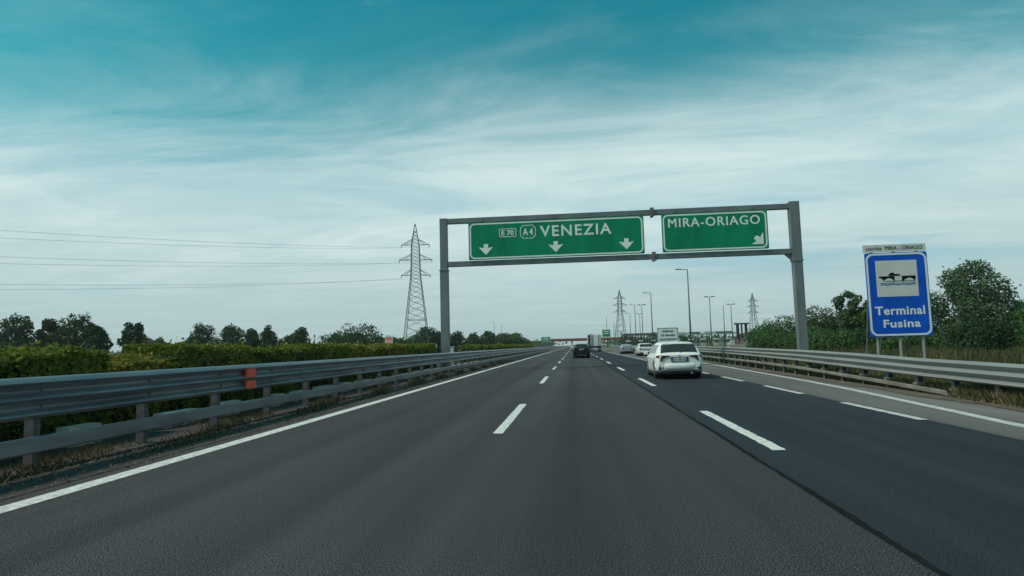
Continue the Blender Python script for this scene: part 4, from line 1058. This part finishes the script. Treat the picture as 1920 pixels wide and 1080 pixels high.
    ya = (tail + .25) * k; za = pchip(s.Y, s.top, ya)
    MB().prism_x([(ya - .08, za), (ya + .10, za), (ya - .05, za + .075)], -.018, .018).build('aerial', P, t)
    for sg in (1, -1):
        mb = MB().box(sg * .90 * c, sg * 1.08 * c, 2.98 * k, 3.08 * k, .93 * q, 1.07 * q) if sg > 0 else MB().box(-1.08 * c, -.90 * c, 2.98 * k, 3.08 * k, .93 * q, 1.07 * q)
        bevelled(mb.build('mirror', P, t), .025, 3)
        for yh in (1.35 * k, 2.3 * k):
            p = s.pt(yh, 5.0); bevelled(MB().box(min(sg * p[0], sg * (p[0] + .03)), max(sg * p[0], sg * (p[0] + .03)), yh - .1, yh + .1, .80 * q, .835 * q).build('door_handle', P, t), .006)
        MB().box(min(sg * .84 * c, sg * .90 * c), max(sg * .84 * c, sg * .90 * c), wy[0] + .42, wy[1] - .42, .17, .25).build('sill', M_TRIM, t)
        mb = MB()
        for yd in (yr + .02, 1.82 * k, 2.98 * k):
            for a in range(6):
                t0, t1 = 3.0 + a * .55, 3.0 + (a + 1) * .55; p, p2 = s.pt(yd, t0) + s.nrm(yd, t0) * .003, s.pt(yd, t1) + s.nrm(yd, t1) * .003
                mb.bar((sg * p[0], p[1], p[2]), (sg * p2[0], p2[1], p2[2]), .007)
        mb.build('door_gap', M_TRIM, t)
        hl = MB().prism_x([(L - .42, .62), (L - .10, .60), (L - .14, .70), (L - .45, .76)], sg * .55 * c if sg > 0 else -.80 * c, sg * .80 * c if sg > 0 else -.55 * c)
        hl.build('headlight', M_CHROME, t)
    ex = MB().tube((.42 * c, -.06, .235), (.42 * c, .15, .235), .035, n=10); ex.build('exhaust', M_CHROME, t)
    return t

WHITE = ('white', (.72, .74, .72)); BLACK = ('black', (.010, .011, .013)); GREY = ('silver', (.26, .29, .32)); WHITE2 = ('pale_white', (.62, .65, .66))
car((3.82, 24.2), rad(-1.5), 'white estate car ahead in the right lane, seen from behind', WHITE, L=4.55, W=1.74, H=1.375, tail=.42)
car((.70, 66), 0, 'small black hatchback ahead in the middle lane', BLACK, L=3.9, W=1.72, H=1.46, tail=.38, lamps='tall', plate_z=.90)
car((7.55, 69.5), rad(-1), 'white car partly hidden behind the white estate car', WHITE2, L=4.3, W=1.76, H=1.34, tail=.5, lamps='bar')
car((7.0, 87), rad(-1), 'silver-grey coupe farther ahead on the exit lane', GREY, L=4.5, W=1.78, H=1.28, tail=.9, fast=True, lamps='bar')
car((.05, 150), 0, 'distant white car just left of the black hatchback', WHITE2, L=4.3, W=1.78, H=1.46, tail=.4, lamps='tall')
car((-15.2, 92), math.pi, 'pale car roof on the opposite carriageway seen past the gantry post', WHITE2, L=4.3, W=1.76, H=1.45, group='cars on the opposite carriageway')
car((-13.6, 300), math.pi, 'tiny oncoming car near the red bridge', BLACK, L=4.3, W=1.76, H=1.45, group='cars on the opposite carriageway')

# lorry seen from behind
t = thing('lorry', (3.86, 122, 0), 'lorry ahead in the right lane with white tank end and grey rear panel', 'lorry')
M_LG = mat('lorry_grey', (.26, .29, .29), .6, var=.15); M_LW = mat('lorry_white', (.68, .70, .68), .45, var=.08); M_LB = mat('lorry_beige', (.42, .38, .35), .6, var=.15)
bevelled(MB().box(-1.25, 1.25, 0, 9.0, 1.05, 3.18).build('cargo_box', M_LB, t), .05)
bevelled(MB().box(-1.27, -.93, -.06, .3, .95, 3.24).build('rear_pillar', M_TRIM, t), .03)
bevelled(MB().box(-.9, -.22, -.04, -.004, 1.15, 2.95).build('door_panel', M_LG, t), .02)
bevelled(MB().box(-.19, .62, -.06, -.004, 1.10, 3.22).build('door_panel', M_LW, t), .05)
bevelled(MB().box(.66, 1.22, -.03, -.004, 1.10, 2.75).build('door_panel', M_LB, t), .02)
for x in (-.56, .05, .5): MB().tube((x, -.07, 1.1), (x, -.07, 2.9), .02, n=6).build('lock_bar', M_CHROME, t)
MB().box(-1.15, 1.15, -.02, 8.8, .82, 1.045).build('chassis', M_TRIM, t); MB().box(-1.2, 1.2, -.06, .04, .46, .60).build('underrun_bar', M_CHROME, t)
for x in (-1.05, -.3, .3, 1.05): MB().box(x - .03, x + .03, .0, .06, .6, .82).build('bar_bracket', M_TRIM, t)
for sg in (-1, 1):
    MB().box(sg * .95 - .2, sg * .95 + .2, -.09, -.02, .66, .80).build('tail_light', M_TAIL, t); MB().box(sg * .8 - .3, sg * .8 + .3, .25, .28, .2, .8).build('mud_flap', M_TRIM, t)
    for y in (.95, 2.2, 8.0): wheel(t, sg * 1.0, y, .5, .34, sg)
MB().box(-.26, .26, -.10, -.06, .64, .76).build('number_plate', M_PLATE, t)
bevelled(MB().box(-1.22, 1.22, 9.3, 11.2, .7, 3.0).build('cab', M_LW, t), .1); MB().box(-1.1, 1.1, 11.19, 11.215, 1.75, 2.6).build('windscreen', M_GLASS, t)
for sg in (-1, 1): wheel(t, sg * 1.0, 10.3, .5, .3, sg)

# ================================================================== HAZE
hz = MB().box(-1320, 1320, -130, 2420, -1.5, 36.0).build('haze', M_WHITE); hz.data.materials.clear()
hm = bpy.data.materials.new('haze_air'); hm.use_nodes = True; nt = hm.node_tree; nt.nodes.clear()
out = nt.nodes.new('ShaderNodeOutputMaterial'); pv = nt.nodes.new('ShaderNodeVolumePrincipled'); nt.links.new(pv.outputs[0], out.inputs['Volume'])
pv.inputs['Color'].default_value = (.86, .93, .94, 1); pv.inputs['Density'].default_value = .00022; pv.inputs['Anisotropy'].default_value = .2
hz.data.materials.append(hm); tag(hz, kind='stuff')
